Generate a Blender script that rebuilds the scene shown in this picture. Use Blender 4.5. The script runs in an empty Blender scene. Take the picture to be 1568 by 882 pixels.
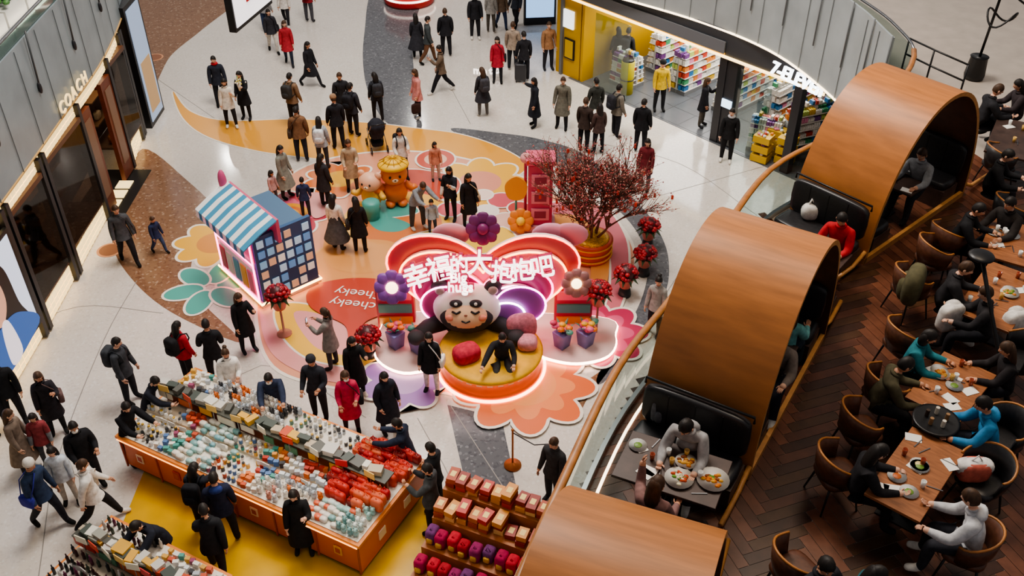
import bpy, math, random
import numpy as np
from mathutils import Vector, Matrix
random.seed(7)
rad=math.radians
# ---------------------------------------------------------------- survey helper (photo point -> plan position on a level)
CAMH=14.0; TH=rad(37); F=1480.0
def G(px,py,z=0.0):
    u=(px-784)/F; v=(441-py)/F
    dy=math.cos(TH)+v*math.sin(TH); dz=-math.sin(TH)+v*math.cos(TH)
    t=(CAMH-z)/(-dz)
    return (u*t,dy*t)
# ---------------------------------------------------------------- materials
def C(h):
    h=h.lstrip('#'); r=[int(h[i:i+2],16)/255 for i in (0,2,4)]
    return tuple([(c/12.92 if c<=.04045 else ((c+.055)/1.055)**2.4) for c in r]+[1])
MC={}
def mat(name,hexc,rough=.5,metal=0,es=0,nscale=0,namt=.15,stretch=None,spec=.5,ehex=None):
    key=name
    if key in MC: return MC[key]
    m=bpy.data.materials.new(name); m.use_nodes=True
    nt=m.node_tree; b=nt.nodes['Principled BSDF']
    c=C(hexc); b.inputs['Base Color'].default_value=c
    b.inputs['Roughness'].default_value=rough; b.inputs['Metallic'].default_value=metal
    b.inputs['Specular IOR Level'].default_value=spec
    if es>0:
        b.inputs['Emission Color'].default_value=C(ehex or hexc); b.inputs['Emission Strength'].default_value=es
    if nscale>0:
        tc=nt.nodes.new('ShaderNodeTexCoord'); mp=nt.nodes.new('ShaderNodeMapping')
        nz=nt.nodes.new('ShaderNodeTexNoise'); nz.inputs['Scale'].default_value=nscale; nz.inputs['Detail'].default_value=4
        if stretch: mp.inputs['Scale'].default_value=stretch
        cr=nt.nodes.new('ShaderNodeValToRGB')
        cr.color_ramp.elements[0].position=.3; cr.color_ramp.elements[1].position=.7
        cr.color_ramp.elements[0].color=tuple([x*(1-namt) for x in c[:3]]+[1])
        cr.color_ramp.elements[1].color=tuple([min(1,x*(1+namt)) for x in c[:3]]+[1])
        nt.links.new(tc.outputs['Object'],mp.inputs['Vector']); nt.links.new(mp.outputs['Vector'],nz.inputs['Vector'])
        nt.links.new(nz.outputs['Fac'],cr.inputs['Fac']); nt.links.new(cr.outputs['Color'],b.inputs['Base Color'])
    MC[key]=m; return m
def terrazzo(name,base,c1,c2,rough=.18,scale=28):
    m=bpy.data.materials.new(name); m.use_nodes=True; nt=m.node_tree; b=nt.nodes['Principled BSDF']
    tc=nt.nodes.new('ShaderNodeTexCoord'); vo=nt.nodes.new('ShaderNodeTexVoronoi'); vo.inputs['Scale'].default_value=scale
    cr=nt.nodes.new('ShaderNodeValToRGB'); e=cr.color_ramp.elements
    e[0].position=.0; e[0].color=C(c1); e[1].position=.9; e[1].color=C(base)
    x=e.new(.25); x.color=C(base); y=e.new(.95); y.color=C(c2)
    sep=nt.nodes.new('ShaderNodeSeparateColor')
    nz=nt.nodes.new('ShaderNodeTexNoise'); nz.inputs['Scale'].default_value=.35; nz.inputs['Detail'].default_value=3
    mx=nt.nodes.new('ShaderNodeMix'); mx.data_type='RGBA'; mx.blend_type='MULTIPLY'; mx.inputs[0].default_value=.12
    nt.links.new(tc.outputs['Object'],vo.inputs['Vector']); nt.links.new(tc.outputs['Object'],nz.inputs['Vector'])
    nt.links.new(vo.outputs['Color'],sep.inputs['Color']); nt.links.new(sep.outputs[0],cr.inputs['Fac'])
    nt.links.new(cr.outputs['Color'],mx.inputs[6]); nt.links.new(nz.outputs['Fac'],mx.inputs[7])
    nt.links.new(mx.outputs[2],b.inputs['Base Color'])
    b.inputs['Roughness'].default_value=rough
    return m
def glass_mat(name,tint='#dfe8e6',op=.12):
    m=bpy.data.materials.new(name); m.use_nodes=True; nt=m.node_tree; nt.nodes.clear()
    o=nt.nodes.new('ShaderNodeOutputMaterial'); t=nt.nodes.new('ShaderNodeBsdfTransparent'); g=nt.nodes.new('ShaderNodeBsdfGlossy')
    t.inputs[0].default_value=C(tint); g.inputs['Roughness'].default_value=.05
    mx=nt.nodes.new('ShaderNodeMixShader'); mx.inputs[0].default_value=op
    nt.links.new(t.outputs[0],mx.inputs[1]); nt.links.new(g.outputs[0],mx.inputs[2]); nt.links.new(mx.outputs[0],o.inputs[0])
    return m
def cloth(h): return mat('fabric_'+h.strip('#'),h,.85,nscale=14,namt=.22,spec=.25)
def paint(h,r=.45): return mat('paint_'+h.strip('#')+'_%d'%(r*100),h,r)
def glow(h,s): return mat('glow_%s_%d'%(h.strip('#'),int(s*10)),h,.4,es=s)
# ---------------------------------------------------------------- mesh builder
I4=Matrix.Identity(4)
class MB:
    def __init__(s): s.v=[];s.f=[];s.m=[];s.sm=[];s.mats=[];s.M=I4.copy()
    def mi(s,mt):
        if mt not in s.mats: s.mats.append(mt)
        return s.mats.index(mt)
    def add(s,vs,fs,mt,smooth=False,L=None):
        M=s.M if L is None else s.M@L
        A=np.array(M); a=np.asarray(vs,dtype=float)
        a=a@A[:3,:3].T+A[:3,3]
        o=len(s.v); s.v.extend(a.tolist())
        k=s.mi(mt)
        for f in fs: s.f.append([i+o for i in f]); s.m.append(k); s.sm.append(smooth)
    def box(s,c,d,mt,rz=0,L=None):
        x,y,z=d[0]/2,d[1]/2,d[2]/2
        vs=[(a*x,b*y,e*z) for e in(-1,1) for b in(-1,1) for a in(-1,1)]
        fs=[(0,2,3,1),(4,5,7,6),(0,1,5,4),(1,3,7,5),(3,2,6,7),(2,0,4,6)]
        T=Matrix.Translation(c)@Matrix.Rotation(rz,4,'Z')
        s.add(vs,fs,mt,False,T if L is None else L@T)
    def lathe(s,c,prof,mt,n=16,L=None,smooth=True,sx=1,sy=1):
        vs=[];fs=[]
        for (r,z) in prof:
            for j in range(n):
                a=2*math.pi*j/n; vs.append((r*math.cos(a)*sx+c[0],r*math.sin(a)*sy+c[1],z+c[2]))
        for i in range(len(prof)-1):
            for j in range(n):
                k=(j+1)%n; fs.append((i*n+j,i*n+k,(i+1)*n+k,(i+1)*n+j))
        fs.append(tuple(reversed(range(n)))); fs.append(tuple(range((len(prof)-1)*n,len(prof)*n)))
        s.add(vs,fs,mt,smooth,L)
    def cyl(s,c,r,h,mt,n=16,L=None,r2=None):
        r2=r if r2 is None else r2
        s.lathe(c,[(r,0),(r2,h)],mt,n,L,False)
    def sell(s,c,r,mt,e=1.0,n=12,m=8,L=None):
        def sp(x,p): return math.copysign(abs(x)**p,x)
        vs=[];fs=[]
        for i in range(m+1):
            v=-math.pi/2+math.pi*i/m
            for j in range(n):
                u=2*math.pi*j/n
                vs.append((c[0]+r[0]*sp(math.cos(v),e)*sp(math.cos(u),e),c[1]+r[1]*sp(math.cos(v),e)*sp(math.sin(u),e),c[2]+r[2]*sp(math.sin(v),e)))
        for i in range(m):
            for j in range(n):
                k=(j+1)%n; fs.append((i*n+j,i*n+k,(i+1)*n+k,(i+1)*n+j))
        s.add(vs,fs,mt,True,L)
    def tube(s,pts,rads,mt,n=8,L=None,closed=False,flat=1.0,smooth=True):
        P=[Vector(p) for p in pts]; N=len(P)
        if not hasattr(rads,'__len__'): rads=[rads]*N
        vs=[];fs=[]; up=None
        for i in range(N):
            if closed: d=P[(i+1)%N]-P[i-1]
            else: d=P[min(i+1,N-1)]-P[max(i-1,0)]
            if d.length<1e-9: d=Vector((0,0,1))
            d.normalize()
            if up is None: up=Vector((0,0,1)) if abs(d.z)<.9 else Vector((1,0,0))
            a=d.cross(up)
            if a.length<1e-4: a=d.cross(Vector((1,0,0)) if abs(d.x)<.8 else Vector((0,1,0)))
            a.normalize(); b=a.cross(d).normalized(); up=b
            for j in range(n):
                t=2*math.pi*j/n; q=P[i]+a*math.cos(t)*rads[i]+b*math.sin(t)*rads[i]*flat; vs.append(q[:])
        for i in range(N if closed else N-1):
            for j in range(n):
                k=(j+1)%n; i2=(i+1)%N; fs.append((i*n+j,i*n+k,i2*n+k,i2*n+j))
        if not closed: fs.append(tuple(reversed(range(n)))); fs.append(tuple(range((N-1)*n,N*n)))
        s.add(vs,fs,mt,smooth,L)
    def prism(s,poly,z0,z1,mt,mside=None,L=None):
        n=len(poly)
        ar=sum(poly[i][0]*poly[(i+1)%n][1]-poly[(i+1)%n][0]*poly[i][1] for i in range(n))
        if ar<0: poly=poly[::-1]
        vs=[(p[0],p[1],z1) for p in poly]
        if z0 is None: s.add(vs,[tuple(range(n))],mt,False,L); return
        s.add(vs+[(p[0],p[1],z0) for p in poly],[tuple(range(n)),tuple(reversed(range(n,2*n)))],mt,False,L)
        s.add(vs+[(p[0],p[1],z0) for p in poly],[(i,i+n,(i+1)%n+n,(i+1)%n) for i in range(n)],mside or mt,False,L)
    def wall(s,pts,z0,z1,th,mt,L=None):
        n=len(pts); o=[]
        for i in range(n):
            a=Vector(pts[max(i-1,0)]); b=Vector(pts[min(i+1,n-1)]); d=(b-a).normalized(); nn=Vector((-d.y,d.x))
            o.append((pts[i][0]+nn.x*th,pts[i][1]+nn.y*th))
        vs=[(p[0],p[1],z0) for p in pts]+[(p[0],p[1],z1) for p in pts]+[(p[0],p[1],z0) for p in o]+[(p[0],p[1],z1) for p in o]
        fs=[]
        for i in range(n-1):
            fs+=[(i,i+1,n+i+1,n+i),(2*n+i+1,2*n+i,3*n+i,3*n+i+1),(n+i,n+i+1,3*n+i+1,3*n+i),(i+1,i,2*n+i,2*n+i+1)]
        fs+=[(0,n,3*n,2*n),(n-1,3*n-1,4*n-1,2*n-1)]
        s.add(vs,fs,mt,False,L)
    def build(s,name,loc=(0,0,0),rz=0,parent=None,bev=0):
        me=bpy.data.meshes.new(name); me.from_pydata(s.v,[],s.f)
        for m in s.mats: me.materials.append(m)
        me.polygons.foreach_set('material_index',s.m); me.polygons.foreach_set('use_smooth',s.sm); me.update()
        ob=bpy.data.objects.new(name,me); bpy.context.scene.collection.objects.link(ob)
        ob.location=loc; ob.rotation_euler=(0,0,rz)
        if parent: ob.parent=parent
        if bev:
            b=ob.modifiers.new('bevel','BEVEL'); b.width=bev; b.segments=2; b.limit_method='ANGLE'; b.angle_limit=rad(50)
        return ob
def smooth_closed(pts,k=6):
    n=len(pts); out=[]
    for i in range(n):
        p0,p1,p2,p3=[Vector(pts[(i+j-1)%n]) for j in range(4)]
        for a in range(k):
            t=a/k; out.append(tuple(.5*((2*p1)+(p2-p0)*t+(2*p0-5*p1+4*p2-p3)*t*t+(3*p1-p0-3*p2+p3)*t**3)))
    return out
def smooth_open(pts,k=6):
    P=[Vector(p) for p in pts]; P=[P[0]*2-P[1]]+P+[P[-1]*2-P[-2]]; out=[]
    for i in range(1,len(P)-2):
        p0,p1,p2,p3=P[i-1:i+3]
        for a in range(k):
            t=a/k; out.append(tuple(.5*((2*p1)+(p2-p0)*t+(2*p0-5*p1+4*p2-p3)*t*t+(3*p1-p0-3*p2+p3)*t**3)))
    out.append(tuple(P[-2])); return out
def text(s,size,M,mt,name,parent=None,ext=.01,font=None,align='CENTER',offset=0):
    cu=bpy.data.curves.new(name,'FONT'); cu.body=s; cu.size=size; cu.extrude=ext; cu.align_x=align; cu.align_y='CENTER'; cu.offset=offset
    cu.materials.append(mt); ob=bpy.data.objects.new(name,cu); bpy.context.scene.collection.objects.link(ob)
    ob.matrix_world=M
    if parent: ob.parent=parent; ob.matrix_parent_inverse=parent.matrix_world.inverted()
    return ob
UPR=Matrix.Rotation(rad(90),4,'X')
def TR(x,y,z=0,rz=0): return Matrix.Translation((x,y,z))@Matrix.Rotation(rz,4,'Z')
BLACK=paint('#161618',.4); DARK=paint('#2a2a2e',.4); WHITE=paint('#e9e6e0',.4); STEEL=mat('brushed_steel','#9a9a9c',.3,1)
GLASS=glass_mat('clear_glass')
WOODA=mat('arch_plywood','#b07240',.42,nscale=1.6,namt=.16,stretch=(1,9,1))
WOODE=mat('plywood_edge','#c48c52',.45,nscale=9,namt=.15)
WOODR=mat('handrail_oak','#a86e3a',.4,nscale=6,namt=.2)
WOODT=mat('table_walnut','#94603e',.38,nscale=5,namt=.25,stretch=(1,6,1))
WOODD=mat('dark_stained_wood','#463630',.45,nscale=6,namt=.25)
LEATH=mat('black_leather','#272628',.38,nscale=20,namt=.2)
LEATHB=mat('brown_leather','#5a3828',.42,nscale=16,namt=.25)
# ---------------------------------------------------------------- ground floor
floor_m=terrazzo('cream_terrazzo','#d8d0c7','#cdc5bc','#dedad3',.11,22)
grey_m=terrazzo('grey_terrazzo','#66676b','#56565b','#808185',.14,18)
brown_m=terrazzo('brown_terrazzo','#8a6850','#755440','#a58a74',.18,18)
mb=MB(); mb.prism([(-30,2),(30,2),(30,60),(-30,60)],-.3,0,floor_m); floor=mb.build('floor')
def px(pts,z=0): return [G(a,b,z) for a,b in pts]
mb=MB()
Zi=.003
mb.prism(smooth_closed(px([(575,-20),(558,50),(557,110),(572,160),(602,195),(645,197),(640,150),(632,80),(640,20),(652,-20)])),None,Zi,grey_m)
mb.prism(smooth_closed(px([(690,197),(760,203),(830,214),(900,240),(985,320),(1012,360),(1024,400),(1018,450),(975,525),(925,585),(915,575),(950,520),(985,450),(990,390),(955,330),(870,262),(800,242),(740,224)])),None,Zi,grey_m)
mb.prism(px([(685,620),(768,640),(800,790),(740,800),(708,720)]),None,Zi,grey_m)
mb.prism(smooth_closed(px([(218,228),(285,275),(335,330),(305,370),(292,420),(312,465),(370,525),(262,478),(200,425),(172,370),(188,300)])),None,Zi,brown_m)
mb.prism(smooth_closed(px([(185,20),(225,-10),(300,-20),(375,-12),(310,45),(262,85),(236,130),(228,90)])),None,Zi,brown_m)
mb.prism(smooth_closed(px([(935,560),(900,610),(880,642),(842,640),(870,605)])),None,Zi,brown_m)
SEAM=paint('#8d8882',.5)
for L in [[(0,520),(120,470),(250,480)],[(60,882),(90,700),(160,520),(210,430)],[(400,230),(240,120)],[(650,60),(720,190)],[(1160,330),(1040,250),(900,215)],[(1010,300),(1170,255)],[(800,790),(690,620)],[(250,700),(400,560),(560,640)],[(690,870),(700,760),(640,640)],[(1000,480),(1100,330)]]:
    p=smooth_open([Vector(q) for q in px(L)],5)
    mb.wall(p,0.001,.0035,.018,SEAM)
for c in [(236,88),(168,383)]:
    q=G(*c); mb.cyl((q[0],q[1],0),.32,.006,paint('#c98f6a'),24); mb.cyl((q[0],q[1],0),.26,.008,paint('#8a5a3e'),24)
mb.build('floor_terrazzo_inlay')
# ---------------------------------------------------------------- floor graphic
gr=MB(); lay=[.006]
def blob(pts,col,outline=None,o=.07,k=6):
    p=smooth_closed(px(pts),k); blobw(p,col,outline,o)
def blobw(p,col,outline=None,o=.07):
    if outline:
        n=len(p); q=[]
        ar=sum(p[i][0]*p[(i+1)%n][1]-p[(i+1)%n][0]*p[i][1] for i in range(n)); sg=1 if ar>0 else -1
        for i in range(n):
            d=(Vector(p[(i+1)%n])-Vector(p[i-1])).normalized(); q.append((p[i][0]+d.y*o*sg,p[i][1]-d.x*o*sg))
        gr.prism(q,None,lay[0],paint(outline,.3)); lay[0]+=.0006
    gr.prism(p,None,lay[0],paint(col,.3)); lay[0]+=.0006
def flower(cx,cy,R,n,col,cc,outline='#e8e0d4',ph=0,inner=.45,depth=.28,ring=None):
    x,y=G(cx,cy)
    def sh(r): return [(x+r*(1-depth+depth*abs(math.cos(n*t/2+ph)))*math.cos(t),y+r*(1-depth+depth*abs(math.cos(n*t/2+ph)))*math.sin(t)) for t in [2*math.pi*i/96 for i in range(96)]]
    blobw(sh(R),col,outline)
    if ring: blobw(sh(R*.72),ring)
    blobw([(x+R*inner*math.cos(2*math.pi*i/32),y+R*inner*math.sin(2*math.pi*i/32)) for i in range(32)],cc)
def ell(cx,cy,r,col,outline=None,o=.06):
    x,y=G(cx,cy); blobw([(x+r*math.cos(2*math.pi*i/40),y+r*math.sin(2*math.pi*i/40)) for i in range(40)],col,outline,o)
blob([(265,140),(290,170),(345,185),(450,183),(560,188),(640,197),(705,206),(765,226),(805,252),(780,272),(700,270),(600,262),(500,245),(400,232),(320,210),(280,180)],'#dc9c3c','#e4dccf',.05)
blob([(410,300),(470,255),(560,235),(660,235),(770,260),(850,300),(930,330),(968,380),(965,430),(940,480),(890,560),(780,620),(680,600),(600,600),(500,590),(420,560),(395,490),(400,400),(395,340)],'#dc9a7c','#e6dfd3',.08)
flower(330,372,1.05,8,'#e3ac38','#d08a3a')
x0,y0=G(322,440)
for i in range(6):
    a=i*math.pi/3+.35; cx=x0+.62*math.cos(a); cy=y0+.62*math.sin(a)
    blobw([(cx+.46*math.cos(t)*math.cos(a)-.27*math.sin(t)*math.sin(a),cy+.46*math.cos(t)*math.sin(a)+.27*math.sin(t)*math.cos(a)) for t in [2*math.pi*k/24 for k in range(24)]],'#4fa496','#e6dfd3',.06)
blob([(398,480),(420,460),(480,470),(560,520),(640,560),(620,590),(540,590),(470,575),(415,540)],'#dc9a96')
blob([(425,470),(480,470),(560,515),(610,560),(540,562),(470,548),(430,510)],'#e4b548','#e6dfd3',.05)
blob([(450,480),(500,485),(560,520),(590,545),(530,545),(480,530)],'#dc9a96')
flower(442,328,1.15,7,'#b84452','#d8952f',ring='#c9607a')
ell(442,330,.42,'#cc7038'); ell(442,330,.30,'#dba24a')
flower(520,275,1.0,9,'#cf7540','#dca848')
flower(735,280,1.35,8,'#e3ac3c','#d48c74')
blob([(575,270),(610,262),(650,262),(700,275),(695,300),(640,310),(590,300)],'#b84a36','#e6dfd3',.05)
ell(667,245,.55,'#c25442','#e6dfd3'); ell(667,245,.33,'#e0b09a')
ell(610,340,1.5,'#dfaa4a'); ell(610,345,1.15,'#cc7848')
blob([(560,318),(585,308),(622,312),(640,326),(600,334),(575,330)],'#4f9a90','#e6dfd3',.04)
blob([(566,340),(590,332),(628,345),(610,356),(580,354)],'#4f9a90')
for (a,b,c,r) in [(690,322,'#c9565f',.35),(768,308,'#c9565f',.36),(745,325,'#e2d8ce',.3),(795,320,'#b9453f',.3),(775,340,'#dcb0a0',.38),(720,340,'#cf8a86',.4),(740,300,'#e9cdbf',.25)]:
    ell(a,b,r,c,'#e6dfd3',.05)
ell(540,405,1.05,'#d4945a','#d9a468',.05)
blob([(470,300),(500,300),(505,325),(480,335)],'#dc9a96')
blob([(610,375),(640,360),(690,352),(735,362),(770,350),(790,372),(740,390),(660,392),(620,400)],'#e4ba4a','#e6dfd3',.05)
ell(735,352,.5,'#e9e2d6')
blob([(500,365),(540,368),(600,372),(620,395),(590,415),(540,420),(500,405)],'#d4965a')
blob([(470,452),(490,436),(540,428),(588,432),(604,455),(590,480),(560,495),(548,515),(535,527),(528,500),(490,482),(474,470)],'#b94634')
blob([(805,330),(850,312),(920,318),(955,360),(962,410),(950,470),(920,500),(935,440),(930,380),(890,345),(840,345)],'#c9707a','#e6dfd3',.06)
blob([(830,335),(880,332),(925,370),(932,420),(915,470),(905,440),(900,390),(860,352)],'#dc9858')
flower(915,512,1.15,8,'#b6385a','#c84a6c','#e6dfd3',ring='#cc5a7c')
flower(620,585,.95,7,'#9a74b4','#b79ac8')
flower(803,590,1.5,9,'#d97040','#e29a60','#e6dfd3',ph=.4,ring='#e58f58')
floor_graphic=gr.build('floor_graphic')
for i,(a,b) in enumerate([(551,452),(540,468)]):
    q=G(a,b); text(['Cheeky','cheeky'][i],.40,Matrix.Translation((q[0],q[1],lay[0]+.002))@Matrix.Rotation(rad(170),4,'Z'),WHITE,'graphic_text_%d'%(i+1),floor_graphic,.001)
mb=MB(); mb.prism(px([(228,705),(170,845),(150,930),(740,930),(700,768),(642,760),(500,700)]),.0,.012,mat('yellow_vinyl','#d0a41c',.22,nscale=1.5,namt=.1)); mb.build('yellow_floor_mat')
# ---------------------------------------------------------------- PEOPLE
SK=[mat('skin_light','#e0b095',.55),mat('skin_mid','#d09c7e',.55),mat('skin_warm','#c28c6e',.55)]
EYEW=paint('#e8e4e0',.3); EYEB=paint('#1a1210',.3); LIP=mat('lip','#a2524a',.5)
HAIRK=mat('hair_black','#1d1714',.6,nscale=30,namt=.4,stretch=(1,1,.2)); HAIRB=mat('hair_brown','#46301f',.6,nscale=30,namt=.4,stretch=(1,1,.2)); HAIRG=mat('hair_grey','#77716c',.6)
ARMS={'hang':((6,9,16,0),(3,9,20,0)),'walk':((24,8,22,0),(-24,8,14,0)),'phone':((38,12,92,22),(30,12,98,22)),'phone1':((40,12,95,20),(4,9,18,0)),
 'reach':((62,6,26,5),(52,8,40,8)),'table':((32,14,62,18),(30,14,62,18)),'pocket':((-6,18,42,18),(-6,18,42,18)),'out':((25,72,10,-10),(5,12,15,0)),
 'carry':((10,10,85,15),(6,10,60,15)),'up':((75,20,85,10),(20,12,60,10)),'point':((55,30,12,0),(24,14,58,18))}
LEGS={'stand':((2,4,3),(-2,4,3)),'walk':((22,3,12),(-14,3,20)),'stride':((28,3,8),(-20,3,24)),'walk2':((-14,3,20),(22,3,10)),'sit':((84,8,82),(82,8,78)),'crouch':((105,12,135),(60,10,125)),'ease':((12,6,16),(-3,6,2))}
queue=[]
def person(x,y,z,head,**k): k.update(x=x,y=y,z=z,head=head); queue.append(k)
def skeleton(k):
    sex=k.get('sex','m'); L=rad(k.get('lean',0)); cL,sL=math.cos(L),math.sin(L)
    def T(x,y,z): return Vector((x,y*cL-z*sL,y*sL+z*cL))
    b=k.get('bulk',1.12); sh=.178 if sex=='m' else .155; hp=.088
    V=[];E=[];R=[];B=[]
    def av(p,r): V.append(Vector(p)); R.append((r,r) if not isinstance(r,tuple) else r); return len(V)-1
    def bone(a,b,reg): E.append((a,b)); B.append((a,b,reg))
    pel=av((0,0,0),(.16*b,.13*b)); wa=av(T(0,0,.14),(.15*b,.125*b)); ch=av(T(0,-.005,.30),(.17*b,.13*b)); uc=av(T(0,0,.41),(.145*b,.11*b))
    nb=av(T(0,.005,.49),.075); nk=av(T(0,-.005,.565),.055)
    bone(pel,wa,'top');bone(wa,ch,'top');bone(ch,uc,'top');bone(uc,nb,'top');bone(nb,nk,'skin')
    an=ARMS[k.get('arms','hang')]
    if k.get('mir'): an=(an[1],an[0])
    hands=[]
    for sd,(f,s,e,inw) in ((1,an[0]),(-1,an[1])):
        S=T(sd*sh,0,.41)
        def dr(f,s): return Vector((sd*math.sin(rad(s)),-math.sin(rad(f))*math.cos(rad(s)),-math.cos(rad(f))*math.cos(rad(s))))
        d1=dr(f,s); El=S+d1*.285; d2=dr(f+e,s-inw*1.0-4); W=El+d2*.245; Pm=W+d2*.065
        a=av(S,.079*b); m1=av(S.lerp(El,.5),.068*b); c=av(El,.058*b); m2=av(El.lerp(W,.5),.053*b); d=av(W,.041); p=av(Pm,.038)
        bone(uc,a,'top');bone(a,m1,'top');bone(m1,c,'top');bone(c,m2,'sl');bone(m2,d,'sl');bone(d,p,'skin'); hands.append((W,Pm,d2,sd))
    lg=LEGS[k.get('legs','stand')]; kn=[];ft=[]
    if k.get('lm'): lg=(lg[1],lg[0])
    for sd,(f,s,e) in ((1,lg[0]),(-1,lg[1])):
        def dr(f,s): return Vector((sd*math.sin(rad(s)),-math.sin(rad(f)),-math.cos(rad(f))))
        H=Vector((sd*hp,0,-.04)); Kn=H+dr(f,s).normalized()*.425; A=Kn+dr(f-e,s*.3).normalized()*.405
        fp=rad(min(35,max(0,(e-f)*.8))) if k.get('legs') in('walk','stride','walk2') else 0
        fd=Vector((sd*.12,-math.cos(fp),-math.sin(fp))).normalized()
        lb=1.0 if sex=='m' else .92
        h=av(H,.108*lb); m=av(H.lerp(Kn,.5),.096*lb); kk=av(Kn,.076*lb); c=av(Kn.lerp(A,.4),.069*lb); a=av(A,.052*lb)
        bl=av(A+fd*.10+Vector((0,0,-.035)),.05); te=av(A+fd*.175+Vector((0,0,-.045)),.04)
        bone(pel,h,'top');bone(h,m,'bot');bone(m,kk,'bot');bone(kk,c,'shin');bone(c,a,'shin');bone(a,bl,'shoe');bone(bl,te,'shoe')
        kn.append(Kn);ft.append(A)
    zo=-min(v.z for v in ft)+.078
    if 'seat' in k: zo=k['seat']+.115
    sc=k.get('h',1.7)/1.74
    off=Vector((0,0,zo/ (sc if 'seat' in k else 1)))
    for i in range(len(V)): V[i]=(V[i]+off)*sc
    return dict(V=V,E=E,R=[(r[0]*sc,r[1]*sc) for r in R],B=B,sc=sc,off=off,T=T,hands=[((W+off)*sc,(P+off)*sc,d,sd) for W,P,d,sd in hands],kn=[(q+off)*sc for q in kn],L=L)
def head_mesh(mb,M,skin,hair,style,sc):
    nt,nl=16,24; vs=[];D=[]
    def lim(d):
        l=.52-.78*(d[1]+1)-.10*abs(math.sin(d[0]*9))*(1 if d[1]<-.3 else 0)
        return max(l,-.6 if style!='short' else -.45)
    for i in range(nt+1):
        t=math.pi*i/nt
        for j in range(nl):
            p=2*math.pi*j/nl; d=(math.sin(t)*math.cos(p),math.sin(t)*math.sin(p),math.cos(t)); D.append(d)
            x,y,z=.077*d[0],.095*d[1],.118*d[2]
            if d[2]<-.1: q=-d[2]-.1; x*=1-.32*q; y*=1-.12*q
            if d[1]<0:
                y-=.026*math.exp(-(d[0]/.17)**2-((d[2]+.14)/.2)**2)
                y+=.006*math.exp(-((abs(d[0])-.4)/.2)**2-((d[2]-.1)/.15)**2)
                y-=.008*math.exp(-(d[0]/.3)**2-((d[2]+.8)/.2)**2)
            if d[2]>lim(d):
                g=1.14 if style!='short' else 1.10
                g+=.025*math.sin(p*7+2*math.sin(t*5))*math.sin(t)
                x*=g;y*=g;z*=g
            vs.append((x,y,z))
    fs=[[],[]]
    for i in range(nt):
        for j in range(nl):
            k=(j+1)%nl; q=(i*nl+j,(i+1)*nl+j,(i+1)*nl+k,i*nl+k); c=[sum(D[a][m] for a in q)/4 for m in range(3)]
            fs[1 if c[2]>lim(c)+.02 else 0].append(q)
    mb.add(vs,fs[0],skin,True,M); mb.add(vs,fs[1],hair,True,M)
    for s in(-1,1):
        mb.sell((s*.03,-.084,.012),(.013,.007,.007),EYEW,1,6,4,M); mb.sell((s*.03,-.089,.012),(.006,.004,.006),EYEB,1,6,4,M)
        mb.sell((s*.03,-.088,.032),(.017,.005,.003),hair,1,6,4,M); mb.sell((s*.078,.002,-.008),(.012,.02,.032),skin,1,6,4,M)
    mb.sell((0,-.087,-.058),(.022,.007,.007),LIP,1,8,4,M)
    if style=='long': mb.sell((0,.055,-.11),(.098,.062,.21),hair,.8,12,8,M)
    if style=='bob': mb.sell((0,.03,-.05),(.1,.075,.13),hair,.8,12,8,M)
    if style=='pony': mb.sell((0,.12,-.06),(.035,.035,.14),hair,1,8,6,M); mb.sell((0,.1,.03),(.05,.04,.05),hair,1,8,6,M)
    if style=='bun': mb.sell((0,.07,.12),(.05,.05,.045),hair,1,10,6,M)
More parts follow.
